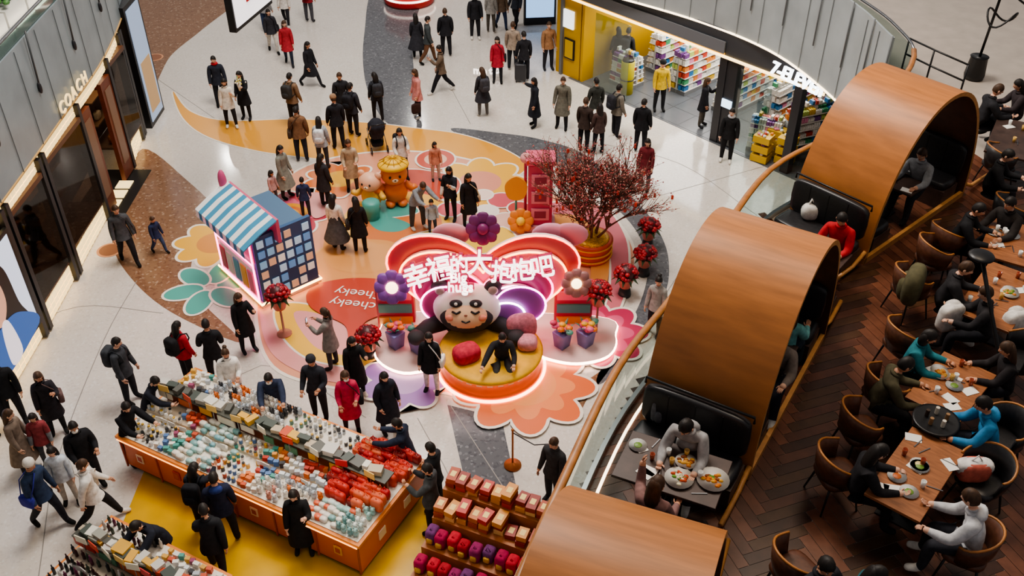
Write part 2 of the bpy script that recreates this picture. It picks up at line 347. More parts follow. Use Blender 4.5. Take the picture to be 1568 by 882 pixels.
def make_person(k,S,vv,ff):
    mb=MB(); sc=S['sc']; skin=SK[k.get('sk',random.randrange(3))]
    top=cloth(k.get('top','#26262a')); bot=cloth(k.get('bot','#26272d')); sl=cloth(k.get('sleeve',k.get('top','#26262a')))
    shoe=cloth(k.get('shoe',random.choice(['#1c1c1c','#d8d4cc','#2a2a2e','#1c1c1c'])))
    reg={'top':top,'skin':skin,'sl':sl,'bot':bot,'shin':bot,'shoe':shoe}
    V=S['V'];R=S['R']
    cen=np.array([np.mean([vv[i] for i in f],axis=0) for f in ff]); best=np.full(len(ff),1e9); who=np.zeros(len(ff),int)
    for bi,(a,b,r) in enumerate(S['B']):
        A=np.array(V[a]);Bv=np.array(V[b]);d=Bv-A; t=np.clip(((cen-A)@d)/(d@d),0,1)
        dist=np.linalg.norm(cen-(A+t[:,None]*d),axis=1); rr=R[a][0]*(1-t)+R[b][0]*t
        q=dist/rr
        w=q<best; best[w]=q[w]; who[w]=bi
    groups={}
    for i,f in enumerate(ff): groups.setdefault(S['B'][who[i]][2],[]).append(f)
    mb.v.extend(vv)
    for rg,fl in groups.items():
        kk=mb.mi(reg[rg])
        for f in fl: mb.f.append(list(f)); mb.m.append(kk); mb.sm.append(True)
    T=S['T']; off=S['off']
    def TT(x,y,z): return (T(x,y,z)+off)*sc
    L=S['L']; hl=L*.7+rad(k.get('look',8))
    nk=V[5]
    Mh=Matrix.Translation(nk)@Matrix.Rotation(rad(k.get('yaw',random.uniform(-20,20))),4,'Z')@Matrix.Rotation(hl,4,'X')@Matrix.Translation((0,-.012*sc,.093*sc))@Matrix.Scale(sc*k.get('hs',1.0),4)
    hair={'k':HAIRK,'b':HAIRB,'g':HAIRG}[k.get('hc',random.choice('kkkb'))]; st=k.get('hair','short' if k.get('sex','m')=='m' else 'long')
    head_mesh(mb,Mh,skin,hair,st,sc)
    if k.get('hat'): mb.lathe((0,0,.03),[(.10,0),(.102,.03),(.09,.08),(.055,.115),(.01,.125)],cloth(k['hat']),14,Mh)
    if k.get('mask'): mb.sell((0,-.075,-.05),(.055,.04,.04),WHITE,.8,10,6,Mh)
    for (W,P,d,sd) in S['hands']:
        fw=Vector((0,-1,0)); lat=fw-d*fw.dot(d)
        if lat.length<.5: lat=Vector((-sd,0,0))-d*Vector((-sd,0,0)).dot(d)
        lat.normalize(); nrm=d.cross(lat).normalized()
        if nrm.x*sd>0: nrm=-nrm
        for i,(o_,ln) in enumerate(((-.026,.062),(-.009,.076),(.009,.08),(.026,.072))):
            b0=P+lat*o_*sc+d*.005; k1=b0+d*ln*.5*sc+nrm*.006*sc; k2=k1+(d*.75+nrm*.65).normalized()*ln*.32*sc; k3=k2+(d*.35+nrm*.9).normalized()*ln*.25*sc
            mb.tube([b0,k1,k2,k3],[.0095*sc,.009*sc,.0085*sc,.006*sc],skin,5)
        b0=W+d*.025*sc+lat*.02*sc; k1=b0+(lat*.8+d*.6).normalized()*.04*sc+nrm*.01*sc; k2=k1+(lat*.3+d*.9).normalized()*.032*sc+nrm*.012*sc
        mb.tube([b0,k1,k2],[.012*sc,.0105*sc,.008*sc],skin,5)
    hem=k.get('hem',.13); kn=S['kn']; mid=(kn[0]+kn[1])/2
    if k.get('legs','stand') not in('sit','crouch'):
        pel=V[0]; b=k.get('bulk',1.12); rings=[]; spread=abs(kn[0].y-kn[1].y)/2/sc
        rings.append((TT(0,0,.16),.12*b,.10*b)); rings.append((TT(0,0,.05),.15*b,.118*b)); rings.append((pel+Vector((0,0,-.06*sc)),.168*b,.128*b))
        nst=max(1,int((hem)/.1)); dirv=(mid-pel); ln=max(.01,dirv.length/sc)
        for q in range(1,nst+1):
            t=(hem*q/nst)/ln; cpt=pel+dirv*min(t,1.6)+Vector((0,0,-.03*sc)); fl=k.get('flare',.05)*(hem*q/nst)/.4
            rings.append((cpt,(.172*b+fl),(.13*b+fl+spread*min(t,1)*.55)))
        vs=[];fs=[];n=20
        for ri,(c,rx,ry) in enumerate(rings):
            for j in range(n):
                a=2*math.pi*j/n; w=1+.03*math.sin(a*5+ri)*(ri>2); vs.append((c.x+rx*w*sc*math.cos(a),c.y+ry*w*sc*math.sin(a),c.z))
        for i in range(len(rings)-1):
            for j in range(n): fs.append((i*n+j,(i+1)*n+j,(i+1)*n+(j+1)%n,i*n+(j+1)%n))
        mb.add(vs,fs,cloth(k['skirt']) if k.get('skirt') else top,True)
    Mt=Matrix.Translation(off*sc)@Matrix.Rotation(L,4,'X')@Matrix.Scale(sc,4)
    if k.get('hood'): mb.sell((0,.075,.47),(.12,.075,.07),cloth(k.get('hoodc',k.get('top','#1a1a1d'))),.9,12,6,Mt)
    mb.tube([(.068*math.cos(a),.003+.064*math.sin(a),.495) for a in [2*math.pi*i/12 for i in range(12)]],.024,top,6,Mt,closed=True)
    if k.get('scarf'): mb.tube([(.078*math.cos(a),-.005+.074*math.sin(a),.515) for a in [2*math.pi*i/12 for i in range(12)]],.034,cloth(k['scarf']),6,Mt,closed=True)
    if k.get('pack'):
        pm=cloth(k['pack']); mb.sell((0,.23,.26),(.16,.1,.22),pm,.45,14,10,Mt); mb.sell((0,.32,.17),(.11,.04,.09),pm,.45,12,6,Mt)
        for s in(-1,1): mb.tube([(s*.1,.16,.42),(s*.11,.04,.51),(s*.12,-.13,.42),(s*.125,-.16,.28),(s*.14,.0,.12),(s*.12,.15,.1)],.018,pm,5,Mt)
    if k.get('bagc'):
        pm=cloth(k['bagc']); s=k.get('bside',1); mb.sell((s*.26,.02,-.02),(.06,.15,.13),pm,.45,12,8,Mt)
        mb.tube([(s*.26,-.1,.1),(s*.18,-.16,.33),(s*.02,-.1,.49),(-s*.02,.08,.5),(s*.14,.17,.35),(s*.26,.12,.1)],.011,pm,5,Mt)
    if k.get('tote'):
        pm=cloth(k['tote']); W,P,d,sd=S['hands'][0]; c=P+d*.06; mb.sell((c.x,c.y,c.z-.27*sc),(.06,.16,.17),pm,.5,12,8)
        mb.tube([(c.x,c.y-.08,c.z-.12),(c.x,c.y,c.z),(c.x,c.y+.08,c.z-.12)],.008,pm,5)
    if k.get('phone'):
        W,P,d,sd=S['hands'][0]; c=P+d*.05+Vector((-sd*.03,0,.02)); mb.box(c,(.075,.012,.15),BLACK)
        mb.box(c+Vector((0,.008,0)),(.066,.004,.138),glow('#c8d4e8',1.0))
    if k.get('flowers'):
        W,P,d,sd=S['hands'][0]; c=P+d*.05
        for i in range(22):
            q=c+Vector((random.gauss(0,.07),random.gauss(0,.07),.1+random.random()*.12)); mb.sell(q,(.025,.025,.025),paint(random.choice(['#e8e0d8','#7aa060','#e0d070'])),1,6,4)
        mb.lathe((c.x,c.y,c.z-.15),[(.02,0),(.08,.28)],paint('#d8d0c4'),8)
    nm=({'sit':'seated_','crouch':'crouching_','walk':'walking_','walk2':'walking_','stride':'walking_'}.get(k.get('legs','stand'),'standing_')+({'m':'man','f':'woman'}[k.get('sex','m')] if k.get('h',1.7)>1.35 else 'child'))
    mb.build(nm,(k['x'],k['y'],k['z']),rad(k['head']))
def flush_people():
    tmp=[]
    for k in queue:
        S=skeleton(k); me=bpy.data.meshes.new('t'); me.from_pydata([tuple(v) for v in S['V']],S['E'],[])
        ob=bpy.data.objects.new('t',me); bpy.context.scene.collection.objects.link(ob)
        m=ob.modifiers.new('s','SKIN'); m.use_smooth_shade=True; m.branch_smoothing=.5
        u=ob.modifiers.new('u','SUBSURF'); u.levels=k.get('sub',1)
        sv=me.skin_vertices[0].data
        for i,r in enumerate(S['R']): sv[i].radius=(r[0]*1.05,r[1]*1.05); sv[i].use_root=(i==0)
        tmp.append((k,S,ob))
    bpy.context.view_layer.update(); dg=bpy.context.evaluated_depsgraph_get()
    res=[]
    for k,S,ob in tmp:
        ev=ob.evaluated_get(dg); m=ev.to_mesh(); vv=[tuple(v.co) for v in m.vertices]; ff=[tuple(p.vertices) for p in m.polygons]; ev.to_mesh_clear(); res.append((vv,ff))
    for (k,S,ob),(vv,ff) in zip(tmp,res):
        me=ob.data; bpy.data.objects.remove(ob); bpy.data.meshes.remove(me); make_person(k,S,vv,ff)
K='#26262b';K2='#34343a';W_='#d9d4cb';BR='#6b4b38';RD='#b3242e';TL='#2b6f78';DN='#3a4868'
VAR=['#4a4038','#5a6068','#3a4458','#6a5a4c','#5a4038','#7a746a','#3c3c44']
def P(a,b,hd,**k):
    x,y=G(a,b); k.setdefault('h',1.74 if k.get('sex','m')=='m' else 1.64)
    if k.get('top') in (K,K2) and (int(a)+int(b))%3==0: k['top']=VAR[(int(a)*3+int(b))%7]
    if k.get('bot')==K and (int(a)+2*int(b))%3==0: k['bot']=['#3a4868','#4a4a50','#5a544c'][int(a)%3]
    person(x,y,0.012,hd,**k)
P(420,80,20,sex='f',top=K2,bot='#c8c2b8',legs='walk',bagc=K)
P(444,99,10,sex='f',top='#a8323a',bot='#2a3040',legs='walk',hem=.3)
P(440,40,0,sex='f',top='#d4cdc6',bot=K,legs='walk',scarf=RD)
P(475,34,170,sex='m',top='#8d2a32',bot=K,pack=K)
P(478,132,60,sex='f',top=K,bot=K,legs='stride',hem=.4)
P(410,50,160,sex='m',top='#8b8a8c',bot=DN)
P(640,90,180,sex='f',top=K2,bot=K,hem=.5,flare=.12)
P(657,97,100,top='#43484a',bot=BR,legs='walk')
P(684,86,190,top=K,bot=K,bulk=1.25)
P(677,142,-80,top=K,bot='#1f1f24',legs='stride',arms='phone1',phone=1)
P(641,180,-60,sex='f',top='#c98580',bot=K,hem=.25,tote='#3a2622',hair='bob')
P(728,60,10,top=K,bot=K,bulk=1.2)
P(768,45,20,sex='f',top='#7d6a5a',bot=K,legs='walk'); P(790,42,-30,top='#444a56',bot='#2b2c34',legs='walk')
P(752,50,170,sex='f',top='#9c9a96',bot=K)
P(762,127,0,sex='f',top='#a82e3c',bot=K,hem=.28,bagc=K)
P(785,108,170,top='#9f8f80',bot='#2a2d33')
P(802,124,190,top=K,bot='#222228')
P(839,107,20,top='#9a7252',bot='#2b2b32',hc='b')
P(740,178,200,sex='f',top='#36363c',bot='#65625e',hem=.35,flare=.1,pack='#44444a')
P(818,194,-70,sex='f',top='#252830',bot='#2b2d35',hem=.5,arms='out',hair='bob',mir=1)
P(860,197,-15,top='#6c6a60',bot='#26262a',hem=.4,legs='ease')
P(910,198,195,top='#3a3c38',bot='#7a6854',legs='walk')
P(942,210,120,top=K,bot='#26262c',pack=K2)
P(979,234,160,top='#1f1f23',bot='#24242a',bulk=1.25)
P(985,292,-20,sex='f',top='#6d2a30',bot=K,hem=.3); P(893,232,150,top='#3e3430',bot=K); P(915,236,-160,sex='f',top='#4e3e3a',bot=K)
P(341,163,20,top='#2c303c',bot='#26282f',scarf=RD)
P(356,195,15,sex='f',top='#d9d0c4',bot=K,hem=.2,legs='ease',arms='phone1')
P(379,183,-10,sex='f',top='#222328',bot='#222328',hem=.35,arms='phone1',flowers=1)
P(580,186,200,sex='f',top='#2f3138',bot='#26272e',pack='#3a3b40')
P(453,192,160,top='#7e6550',bot='#2b2c32',pack='#3b3b3b')
P(464,247,190,top='#7a5a42',bot='#30303a',bulk=1.2,bagc='#4a3c32')
P(497,258,180,sex='f',top='#9da3ab',bot='#3a3c43',pack='#d4d8db')
P(520,228,200,top=K,bot=K,bulk=1.2,hat='#9a7a60'); P(543,208,160,top=K2,bot=K,pack=K); P(528,190,20,top='#2c2c30',bot=K)
P(541,293,10,sex='f',top='#b09a80',bot='#4a4540',hem=.4,arms='carry')
P(617,275,20,sex='f',top='#d4cec6',bot=K,arms='carry',pack='#25252a')
P(668,277,20,sex='f',top='#c0806a',bot='#c8bfb4',h=1.25,hair='bob')
P(440,303,70,sex='f',top='#7f8078',bot='#3a3a3a',hem=.5,flare=.1)
P(422,313,60,sex='f',top='#b89290',bot='#545058',h=1.05,hair='bob',hs=1.2)
P(470,332,190,top='#2f3858',bot='#30313b',h=1.2,hs=1.1)
P(500,318,150,sex='f',top='#323034',bot=K,hem=.3)
P(519,383,165,sex='f',top='#dcd6cc',bot=K,hem=.55,skirt='#4c4b4d',flare=.12)
P(553,387,185,sex='f',top='#202023',bot='#202023',hem=.35,bagc='#342f2c')
P(640,350,40,top='#7f8387',bot='#4a4c54',lean=35,arms='reach',legs='ease')
P(663,358,10,top='#9fb0c0',bot='#3b4560',h=1.05,hs=1.2)
P(691,337,-20,sex='f',top='#26262c',sleeve='#d8d4ce',bot='#27272c',arms='phone1')
P(719,348,20,sex='f',top='#202024',bot=K,hem=.4,bagc='#b8a78c')
P(200,402,35,top='#4b4d50',bot='#27272b',legs='walk',bagc='#3a3532')
P(246,387,60,top='#293250',bot='#3c4c6c',h=1.1,hs=1.15,legs='walk')
P(382,538,40,sex='f',top='#202023',bot='#202023',hem=.35,arms='phone1')
P(205,615,80,top='#43464c',bot='#2a2c34',pack='#3c3f44')
P(292,585,150,sex='f',top='#ae2c38',bot=K,pack='#242427')
P(337,588,200,top='#222327',bot=K,arms='carry',mask=1)
P(243,668,80,top='#272a34',bot=K,arms='reach',lean=25)
P(365,625,15,sex='f',top='#e4e0da',bot='#9aa0a8',arms='carry',hair='bun',bulk=1.25)
P(428,655,15,top='#323a50',bot=K,arms='reach',lean=20,mask=1)
P(492,642,-10,top='#2e3038',bot='#27272b',hat='#34363c',arms='carry')
P(511,563,-100,sex='f',top='#7e7a76',bot='#3c3c40',arms='phone',phone=1,hem=.3,hair='pony',hc='b')
P(549,607,30,sex='f',top='#202022',bot='#202022',hem=.5,arms='phone1')
P(540,660,10,sex='f',top='#b83250',bot='#3a2a32',hem=.42,arms='carry',bagc='#242427',mask=1,hc='b')
P(597,662,40,sex='f',top='#262832',bot='#26262b',hem=.45,bulk=1.25,arms='pocket')
P(662,600,-10,sex='f',top='#202024',bot='#d8d2cc',hem=.25,bagc='#e6e2dc')
P(628,742,-100,top='#293042',bot='#2e3038',arms='reach',lean=10)
P(668,780,-110,top='#2c2e32',bot=K,arms='carry'); P(664,812,-100,top='#4a4c4e',bot='#26262a',arms='phone1')
P(213,708,60,top='#1e1e22',bot='#293040',arms='reach',lean=15,bulk=1.15)
P(92,662,30,sex='f',top='#2a282e',bot='#202023',hem=.4,arms='phone1',bagc='#65504e')
P(80,712,20,sex='f',top='#8d4044',sleeve='#7f8287',bot='#4a4c52',h=1.4)
P(48,722,90,sex='f',top='#7b6d62',bot='#31303a',hem=.5,flare=.1)
P(30,648,30,top='#1f1f22',bot='#232327'); P(5,660,60,top='#26262a',bot=K,hat='#b8a890')
P(82,803,70,top='#32405a',bot='#2f3038',bagc='#363890',hat='#dcd5cc',bside=-1,legs='walk')
P(112,770,20,sex='f',top='#c9d2dc',bot='#b8b2aa',h=1.5)
P(147,745,40,top='#232327',bot='#29292e',bulk=1.2,arms='carry',mask=1)
P(158,802,110,top='#e4e1dc',bot='#28292e',legs='stride',arms='walk',bagc='#e8e4de')
P(318,812,175,sex='f',top='#252730',bot='#27272c',pack='#202126',arms='reach',lean=8)
P(352,828,200,top='#22263c',bot='#212126',bulk=1.15,legs='ease',hoodc='#2e3e76',hood=1)
P(338,882,-170,top='#232428',bot='#26272b',arms='walk',legs='walk',lean=10)
P(262,872,-30,top='#262934',bot='#26262b',arms='reach',lean=30,bulk=1.15)
P(467,845,10,sex='f',top='#1e1e20',bot='#202023',hem=.55,arms='phone1')
P(1008,170,10,top='#cfae34',bot='#232327',hat='#262626'); P(1073,194,70,sex='f',top='#1f1f24',bot=K,hem=.3,arms='phone1'); P(1103,190,100,sex='f',top='#2c2228',bot=K,hem=.3)
P(1110,248,-15,top='#202022',bot='#232326',scarf='#b8b8bc'); P(943,112,190,sex='f',top='#29292c',bot=K); P(957,118,150,top='#2c2c30',bot=K,pack=K)
P(1237,222,190,top='#384670',bot='#26262a',arms='reach')
P(1000,512,-30,sex='f',top='#9d9792',bot=K,hair='bun'); P(846,770,-40,top='#373638',bot=K)
x,y=G(772,600)
person(x-.05,y+.42,.012,5,sex='m',legs='sit',seat=.50,arms='point',mir=1,top='#2c2c30',bot='#3b3a3a',h=1.76,lean=12)
# ---------------------------------------------------------------- heart photo installation
hx,hy=-.62,17.0
def heart(w,h,n=64):
    out=[]
    for i in range(n):
        t=2*math.pi*i/n; X=math.sin(t)**3; Y=(13*math.cos(t)-5*math.cos(2*t)-2*math.cos(3*t)-math.cos(4*t))
        X=math.copysign(abs(X)**.8,X)
        out.append((X*w/2,(Y+17)/29*h))
    return out
inst=MB()
UP=lambda x,y,z: Matrix.Translation((x,y,z))@Matrix.Rotation(rad(90),4,'X')
lays=[(4.15,2.62,0,'#a8485a','#ff6a50'),(3.6,2.28,.12,'#d8788e','#ff9a50'),(3.0,1.92,.24,'#8e2a56','#ff5aa0'),(2.4,1.56,.36,'#e08ab0','#ffc0e0'),(1.8,1.2,.48,'#9a62b8','#ffffff')]
for i,(w,h,o,c,nc) in enumerate(lays):
    hp=heart(w,h); M=UP(hx,hy-o,.04)
    inst.prism(hp,0,.10,paint(c,.35),paint('#f0dcd8',.4),L=M)
    inst.tube([(a,b,.115) for a,b in hp],.024,glow(nc,8),6,M,closed=True)
for sx,c in((-1,'#b84a80'),(1,'#8a4a9a')):
    inst.prism([(sx*.80+.55*math.cos(t),1.10+.50*math.sin(t)) for t in [2*math.pi*i/32 for i in range(32)]],0,.05,paint(c),L=UP(hx,hy-.5,.04))
    inst.tube([(sx*.80+.55*math.cos(t),1.10+.50*math.sin(t),.06) for t in [2*math.pi*i/32 for i in range(32)]],.022,glow('#ffb0e0',8),6,UP(hx,hy-.5,.04),closed=True)
for sx in(-1,1):
    inst.box((hx+sx*2.0,hy+.2,.6),(.85,.25,1.2),paint('#b84a5a'))
    for q in range(3): inst.box((hx+sx*2.0,hy+.05,.22+q*.36),(.75,.06,.22),paint(['#d8a848','#4f9a90','#d8708a','#e8d8c8'][q]))
plat=smooth_closed([(-2.95,16.9),(-2.95,15.9),(-2.3,15.4),(-1.5,15.7),(-1.2,16.3),(.3,16.3),(.7,15.9),(1.4,15.7),(2.1,15.95),(2.3,16.6),(1.9,17.3),(-2.4,17.45)],6)
inst.prism(plat,.02,.16,paint('#e0c0ba'),paint('#f0e6e0'))
inst.tube([(a,b,.12) for a,b in plat],.035,glow('#ffd0b8',10),6,closed=True)
def deco_flower(mb,c,R,col,cc,n=8,lit=True,th=.07,tilt=20):
    L=Matrix.Translation(c)@Matrix.Rotation(rad(90-tilt),4,'X')
    for i in range(n):
        a=2*math.pi*i/n; mb.sell((R*.62*math.cos(a),R*.62*math.sin(a),0),(R*.36,R*.36,th),paint(col),.8,12,6,L)
    mb.sell((0,0,.05),(R*.34,R*.34,.08),glow(cc,4) if lit else paint(cc),1,14,6,L)
deco_flower(inst,(hx-1.95,hy-.45,1.55),.4,'#8450a2','#ffd8b0')
deco_flower(inst,(hx+2.0,hy-.4,1.62),.34,'#9a6a68','#ffe8b0')
deco_flower(inst,(hx+.0,hy+.2,2.62),.38,'#6a2a60','#7a2a60',8,False,th=.04)
for (a,c) in((-.7,'#e0a0aa'),(1.45,'#e09ab0'),(1.85,'#d88a9a')): inst.sell((hx+a,hy+.3,2.4),(.42,.1,.3),paint(c),1,14,8)
for bx,by in((-2.55,16.25),(-2.05,16.1),(1.1,16.25),(1.62,16.3)):
    inst.lathe((bx,by,.16),[(.17,0),(.22,.38),(.22,.40),(.19,.40)],paint('#8a86c0'),4)
    for q in range(14):
        a=random.random()*6.3; r=random.random()*.24; inst.sell((bx+r*math.cos(a),by+r*math.sin(a),.62+random.random()*.16),(.085,.085,.05),paint(random.choice(['#e07a30','#d8608a','#e0b040','#5a9a88','#c24a6a'])),1,8,5)
    for q in range(6):
        a=q*1.05; inst.tube([(bx,by,.5),(bx+.14*math.cos(a),by+.14*math.sin(a),.7),(bx+.26*math.cos(a),by+.26*math.sin(a),.78)],[.02,.04,.005],paint('#4a8a78'),5,flat=.3)
inst.tube([(hx-1.5,hy-.5,1.85),(hx-.9,hy-.5,2.15),(hx,hy-.5,2.3),(hx+.9,hy-.5,2.15),(hx+1.4,hy-.5,2.2)],.03,paint('#c03a5a'),6)
for a in (-1.2,-.4,.4,1.2): inst.tube([(hx+a,hy,2.1),(hx+a,hy-.6,2.15)],.02,paint('#c03a5a'),6)
inst_o=inst.build('heart_photo_installation')
LTR=glow('#fff0ea',2.6); LBK=paint('#b02a56',.4)
def sign_letter(ch,size,ax,az,rot,nm):
    R_=Matrix.Rotation(rad(68),4,'X')@Matrix.Rotation(rad(rot),4,'Z')
    text(ch,size,Matrix.Translation((hx+ax,hy-.80,az))@R_,LTR,nm,inst_o,.03,offset=.006)
    text(ch,size,Matrix.Translation((hx+ax,hy-.71,az-.02))@R_,LBK,nm+'_backing',inst_o,.045,offset=.028)
for i,(ch,ax,az,rot,s_) in enumerate([('幸',-1.36,2.05,18,.55),('福',-.88,2.25,12,.55),('的',-.47,2.36,6,.40),('大',-.05,2.40,0,.56),('抱',.42,2.16,-4,.5),('抱',.83,2.22,6,.5),('吧',1.25,2.30,10,.5)]):
    sign_letter(ch,s_,ax,az,rot,'sign_letter_%d'%(i+1))
sign_letter('Big',.30,-.50,2.05,0,'sign_text_big'); sign_letter('hugs',.30,-.46,1.80,0,'sign_text_hug')
# round seat
ox,oy=G(752,562); se=MB()
se.lathe((0,0,0),[(1.12,0),(1.14,.06),(1.10,.10),(1.06,.12),(1.05,.40),(1.08,.44)],paint('#e07030'),48)
se.lathe((0,0,.43),[(1.10,0),(1.12,.05),(1.07,.10),(.9,.115),(.02,.12)],mat('yellow_upholstery','#d8a41c',.6,nscale=5),48)
se.tube([(1.16*math.cos(t),1.16*math.sin(t),.05) for t in [2*math.pi*i/64 for i in range(64)]],.035,glow('#ff9a78',10),6,closed=True)
for t in range(-84,90,12):
    a=rad(t-90); se.box((1.06*math.cos(a),1.06*math.sin(a),.40),(.02,.12,.06),paint('#e8e0d4'),a)
seat=se.build('round_seat',(ox,oy,.015))
for i,ch in enumerate('moto'):
    a=rad(-104+i*12); text(ch,.36,Matrix.Translation((ox+1.1*math.cos(a),oy+1.1*math.sin(a),.24))@Matrix.Rotation(a+math.pi/2,4,'Z')@UPR,glow('#fff6ee',1.5),'seat_letter_%d'%(i+1),seat,.015,offset=.01)
def cushion(x,y,z,col,r=(.3,.14,.26),rz=0,name='cushion'):
    m=MB(); m.sell((0,0,0),r,cloth(col),.7,16,10); m.build(name,(x,y,z),rz)
cushion(ox+.66,oy+.42,.80,'#c47a88',(.34,.2,.3),.2); cushion(ox-.5,oy-.35,.70,'#b83848',(.3,.24,.2),.5); cushion(ox+.78,oy+.0,.70,'#cc8a94',(.22,.2,.16),0)
be=MB(); CW=mat('plush_white','#e6e2da',.8); CK=mat('plush_black','#363336',.8); CF=mat('plush_face','#e8bc96',.7)
be.sell((0,.1,.42),(.55,.40,.40),CK,1,24,16)
be.sell((0,0,.92),(.74,.54,.53),CW,.95,32,20)
for s in(-1,1):
    be.sell((s*.57,.05,1.36),(.2,.12,.2),CK,1,16,10); be.sell((s*.57,-.05,1.36),(.11,.06,.11),paint('#a89890'),1,12,8)
    be.sell((s*.21,-.40,1.28),(.14,.08,.09),CK,1,14,8); be.sell((s*.21,-.46,1.31),(.04,.03,.04),CW,1,10,6)
    be.tube([(s*.45,0,.50),(s*.85,-.25,.52),(s*1.05,-.6,.55)],[.2,.18,.17],CK,12); be.sell((s*1.07,-.66,.57),(.19,.19,.17),CK,1,14,8)
FC=Matrix.Translation((0,-.26,.88))@Matrix.Rotation(rad(-32),4,'X')
be.sell((0,0,0),(.59,.40,.41),CK,1,28,16,FC); be.sell((0,-.05,0),(.54,.38,.36),CF,1,28,16,FC)
for s in(-1,1):
    be.tube([(s*.2-.09,-.40,.10),(s*.2,-.425,.06),(s*.2+.09,-.40,.10)],.026,BLACK,6,FC)
    be.sell((s*.34,-.34,-.04),(.10,.05,.07),paint('#e08a72'),1,10,6,FC)
be.sell((0,-.43,.02),(.035,.025,.02),paint('#8a4a38'),1,8,6,FC); be.tube([(-.09,-.41,-.10),(0,-.415,-.14),(.09,-.41,-.10)],.02,BLACK,6,FC)
be.build('panda_hood_plush_statue',(ox-.52,oy+.78,.17))
# ---------------------------------------------------------------- mascots
ms=MB()
def mascot(mb,M,body,headc,hatc):
    b=paint(body);h=paint(headc)
    mb.sell((0,0,.42),(.34,.3,.36),b,1,18,12,M)
    mb.sell((0,-.03,.95),(.36,.32,.31),h,1,20,14,M)
    for s in(-1,1):
        mb.sell((s*.28,0,1.2),(.12,.08,.12),h,1,12,8,M); mb.sell((s*.16,-.12,.1),(.14,.2,.11),b,1,12,8,M)
        mb.tube([(s*.28,0,.6),(s*.46,-.12,.5),(s*.5,-.25,.62)],[.11,.1,.09],b,8,M)
        mb.sell((s*.13,-.33,1.0),(.035,.02,.045),BLACK,1,8,6,M)
    mb.sell((0,-.33,.9),(.09,.05,.06),paint('#e8d0b0'),1,10,6,M); mb.sell((0,-.37,.92),(.03,.02,.02),BLACK,1,8,5,M)
    if hatc:
        mb.sell((0,-.02,1.22),(.42,.38,.14),paint(hatc),1,20,8,M); mb.lathe((0,0,1.3),[(.3,0),(.2,.08),(.03,.1),(.02,.16)],paint(hatc),16,M)
        for i in range(12): a=i*math.pi/6; mb.tube([(.40*math.cos(a),.36*math.sin(a),1.26),(.22*math.cos(a),.22*math.sin(a),1.37),(0,0,1.42)],.012,paint('#b07a10'),5,M)
x,y=G(607,312); mascot(ms,TR(x,y,.015,.2),'#d8783c','#dc8444','#e4b42c'); ms.build('bear_mascot_statue')
ms=MB(); x,y=G(571,318); mascot(ms,TR(x,y,.015,-.3)@Matrix.Scale(.85,4),'#e0b050','#e4b090',None)
ms.lathe((0,0,0),[(.2,.0),(.24,.5),(.16,.55)],paint('#4f9a90'),12,TR(x+.05,y-.55,.015)); ms.build('rabbit_mascot_statue')
# ---------------------------------------------------------------- striped awning photo kiosk
A=Vector(G(404,471)); Bp=Vector(G(487,433)); ex=(Bp-A).normalized(); ang=math.atan2(ex.y,ex.x)
k=MB(); BL=paint('#27507c'); PKN=paint('#d05a88')
k.box((.75,1.0,.08),(1.6,2.1,.16),paint('#e8c8b8'))
k.tube([(-.05,-.05,.12),(1.55,-.05,.12),(1.55,2.05,.12),(-.05,2.05,.12)],.035,glow('#ffc070',10),6,closed=True)
k.box((.75,.9,.95),(1.4,1.7,1.6),paint('#d8d2cc'))
k.box((.75,-.0,1.02),(1.5,.10,1.8),BL)
for i in range(6):
    for j in range(6):
        if (i*7+j*5)%9==8: continue
        k.box((.75+(i-2.5)*.235,-.062,1.02+(j-2.5)*.28),(.17,.02,.19),glow(['#a8c8dc','#7fb0d0','#d8d4c8','#5f90c0','#d0a888'][(i*3+j*2)%5],.35))
k.box((.02,.9,1.5),(.08,1.8,.5),PKN); k.box((-.03,.9,.6),(.04,1.7,.9),paint('#e6dcdc'))
for z in(.2,1.2,1.8): k.tube([(-.07,.0,z),(-.07,1.8,z)],.02,glow('#ff6aa8',8),6)
for yy in (0,1.8): k.tube([(-.07,yy,.2),(-.07,yy,1.8)],.02,glow('#ff6aa8',8),6)
for i in range(5): k.box((-.06,.25+i*.34,.62),(.03,.24,.6),paint(['#d86a8a','#e8b04a','#5a9ab0','#d8d0c8','#b84a5a'][i]))
na=14; pa=paint('#4a94b8'); pw=paint('#eceeee')
for i in range(na):
    y0=-.30+i*2.3/na; y1=y0+2.3/na; m=pa if i%2==0 else pw
    prof=[(-.34,1.72),(-.34,1.90),(.1,2.14),(.55,2.32)]
    vs=[(a,y0,b) for a,b in prof]+[(a,y1,b) for a,b in prof]+[(a,y0,b-.03) for a,b in prof]+[(a,y1,b-.03) for a,b in prof]
    fs=[]
    for q in range(3): fs+=[(q,q+1,q+5,q+4),(q+8,q+12,q+13,q+9)]
    fs+=[(0,8,9,1),(1,9,10,2),(2,10,11,3)]
    k.add(vs,fs,m)
k.box((.58,.85,2.0),(.08,2.2,.6),paint('#d05a7a'))
k.box((.9,.9,1.78),(1.1,1.7,.06),paint('#4a6a88'))
k.sell((.45,2.0,2.35),(.1,.1,.3),PKN,1,12,8)
k.build('striped_awning_photo_kiosk',(A.x,A.y,.014),ang)
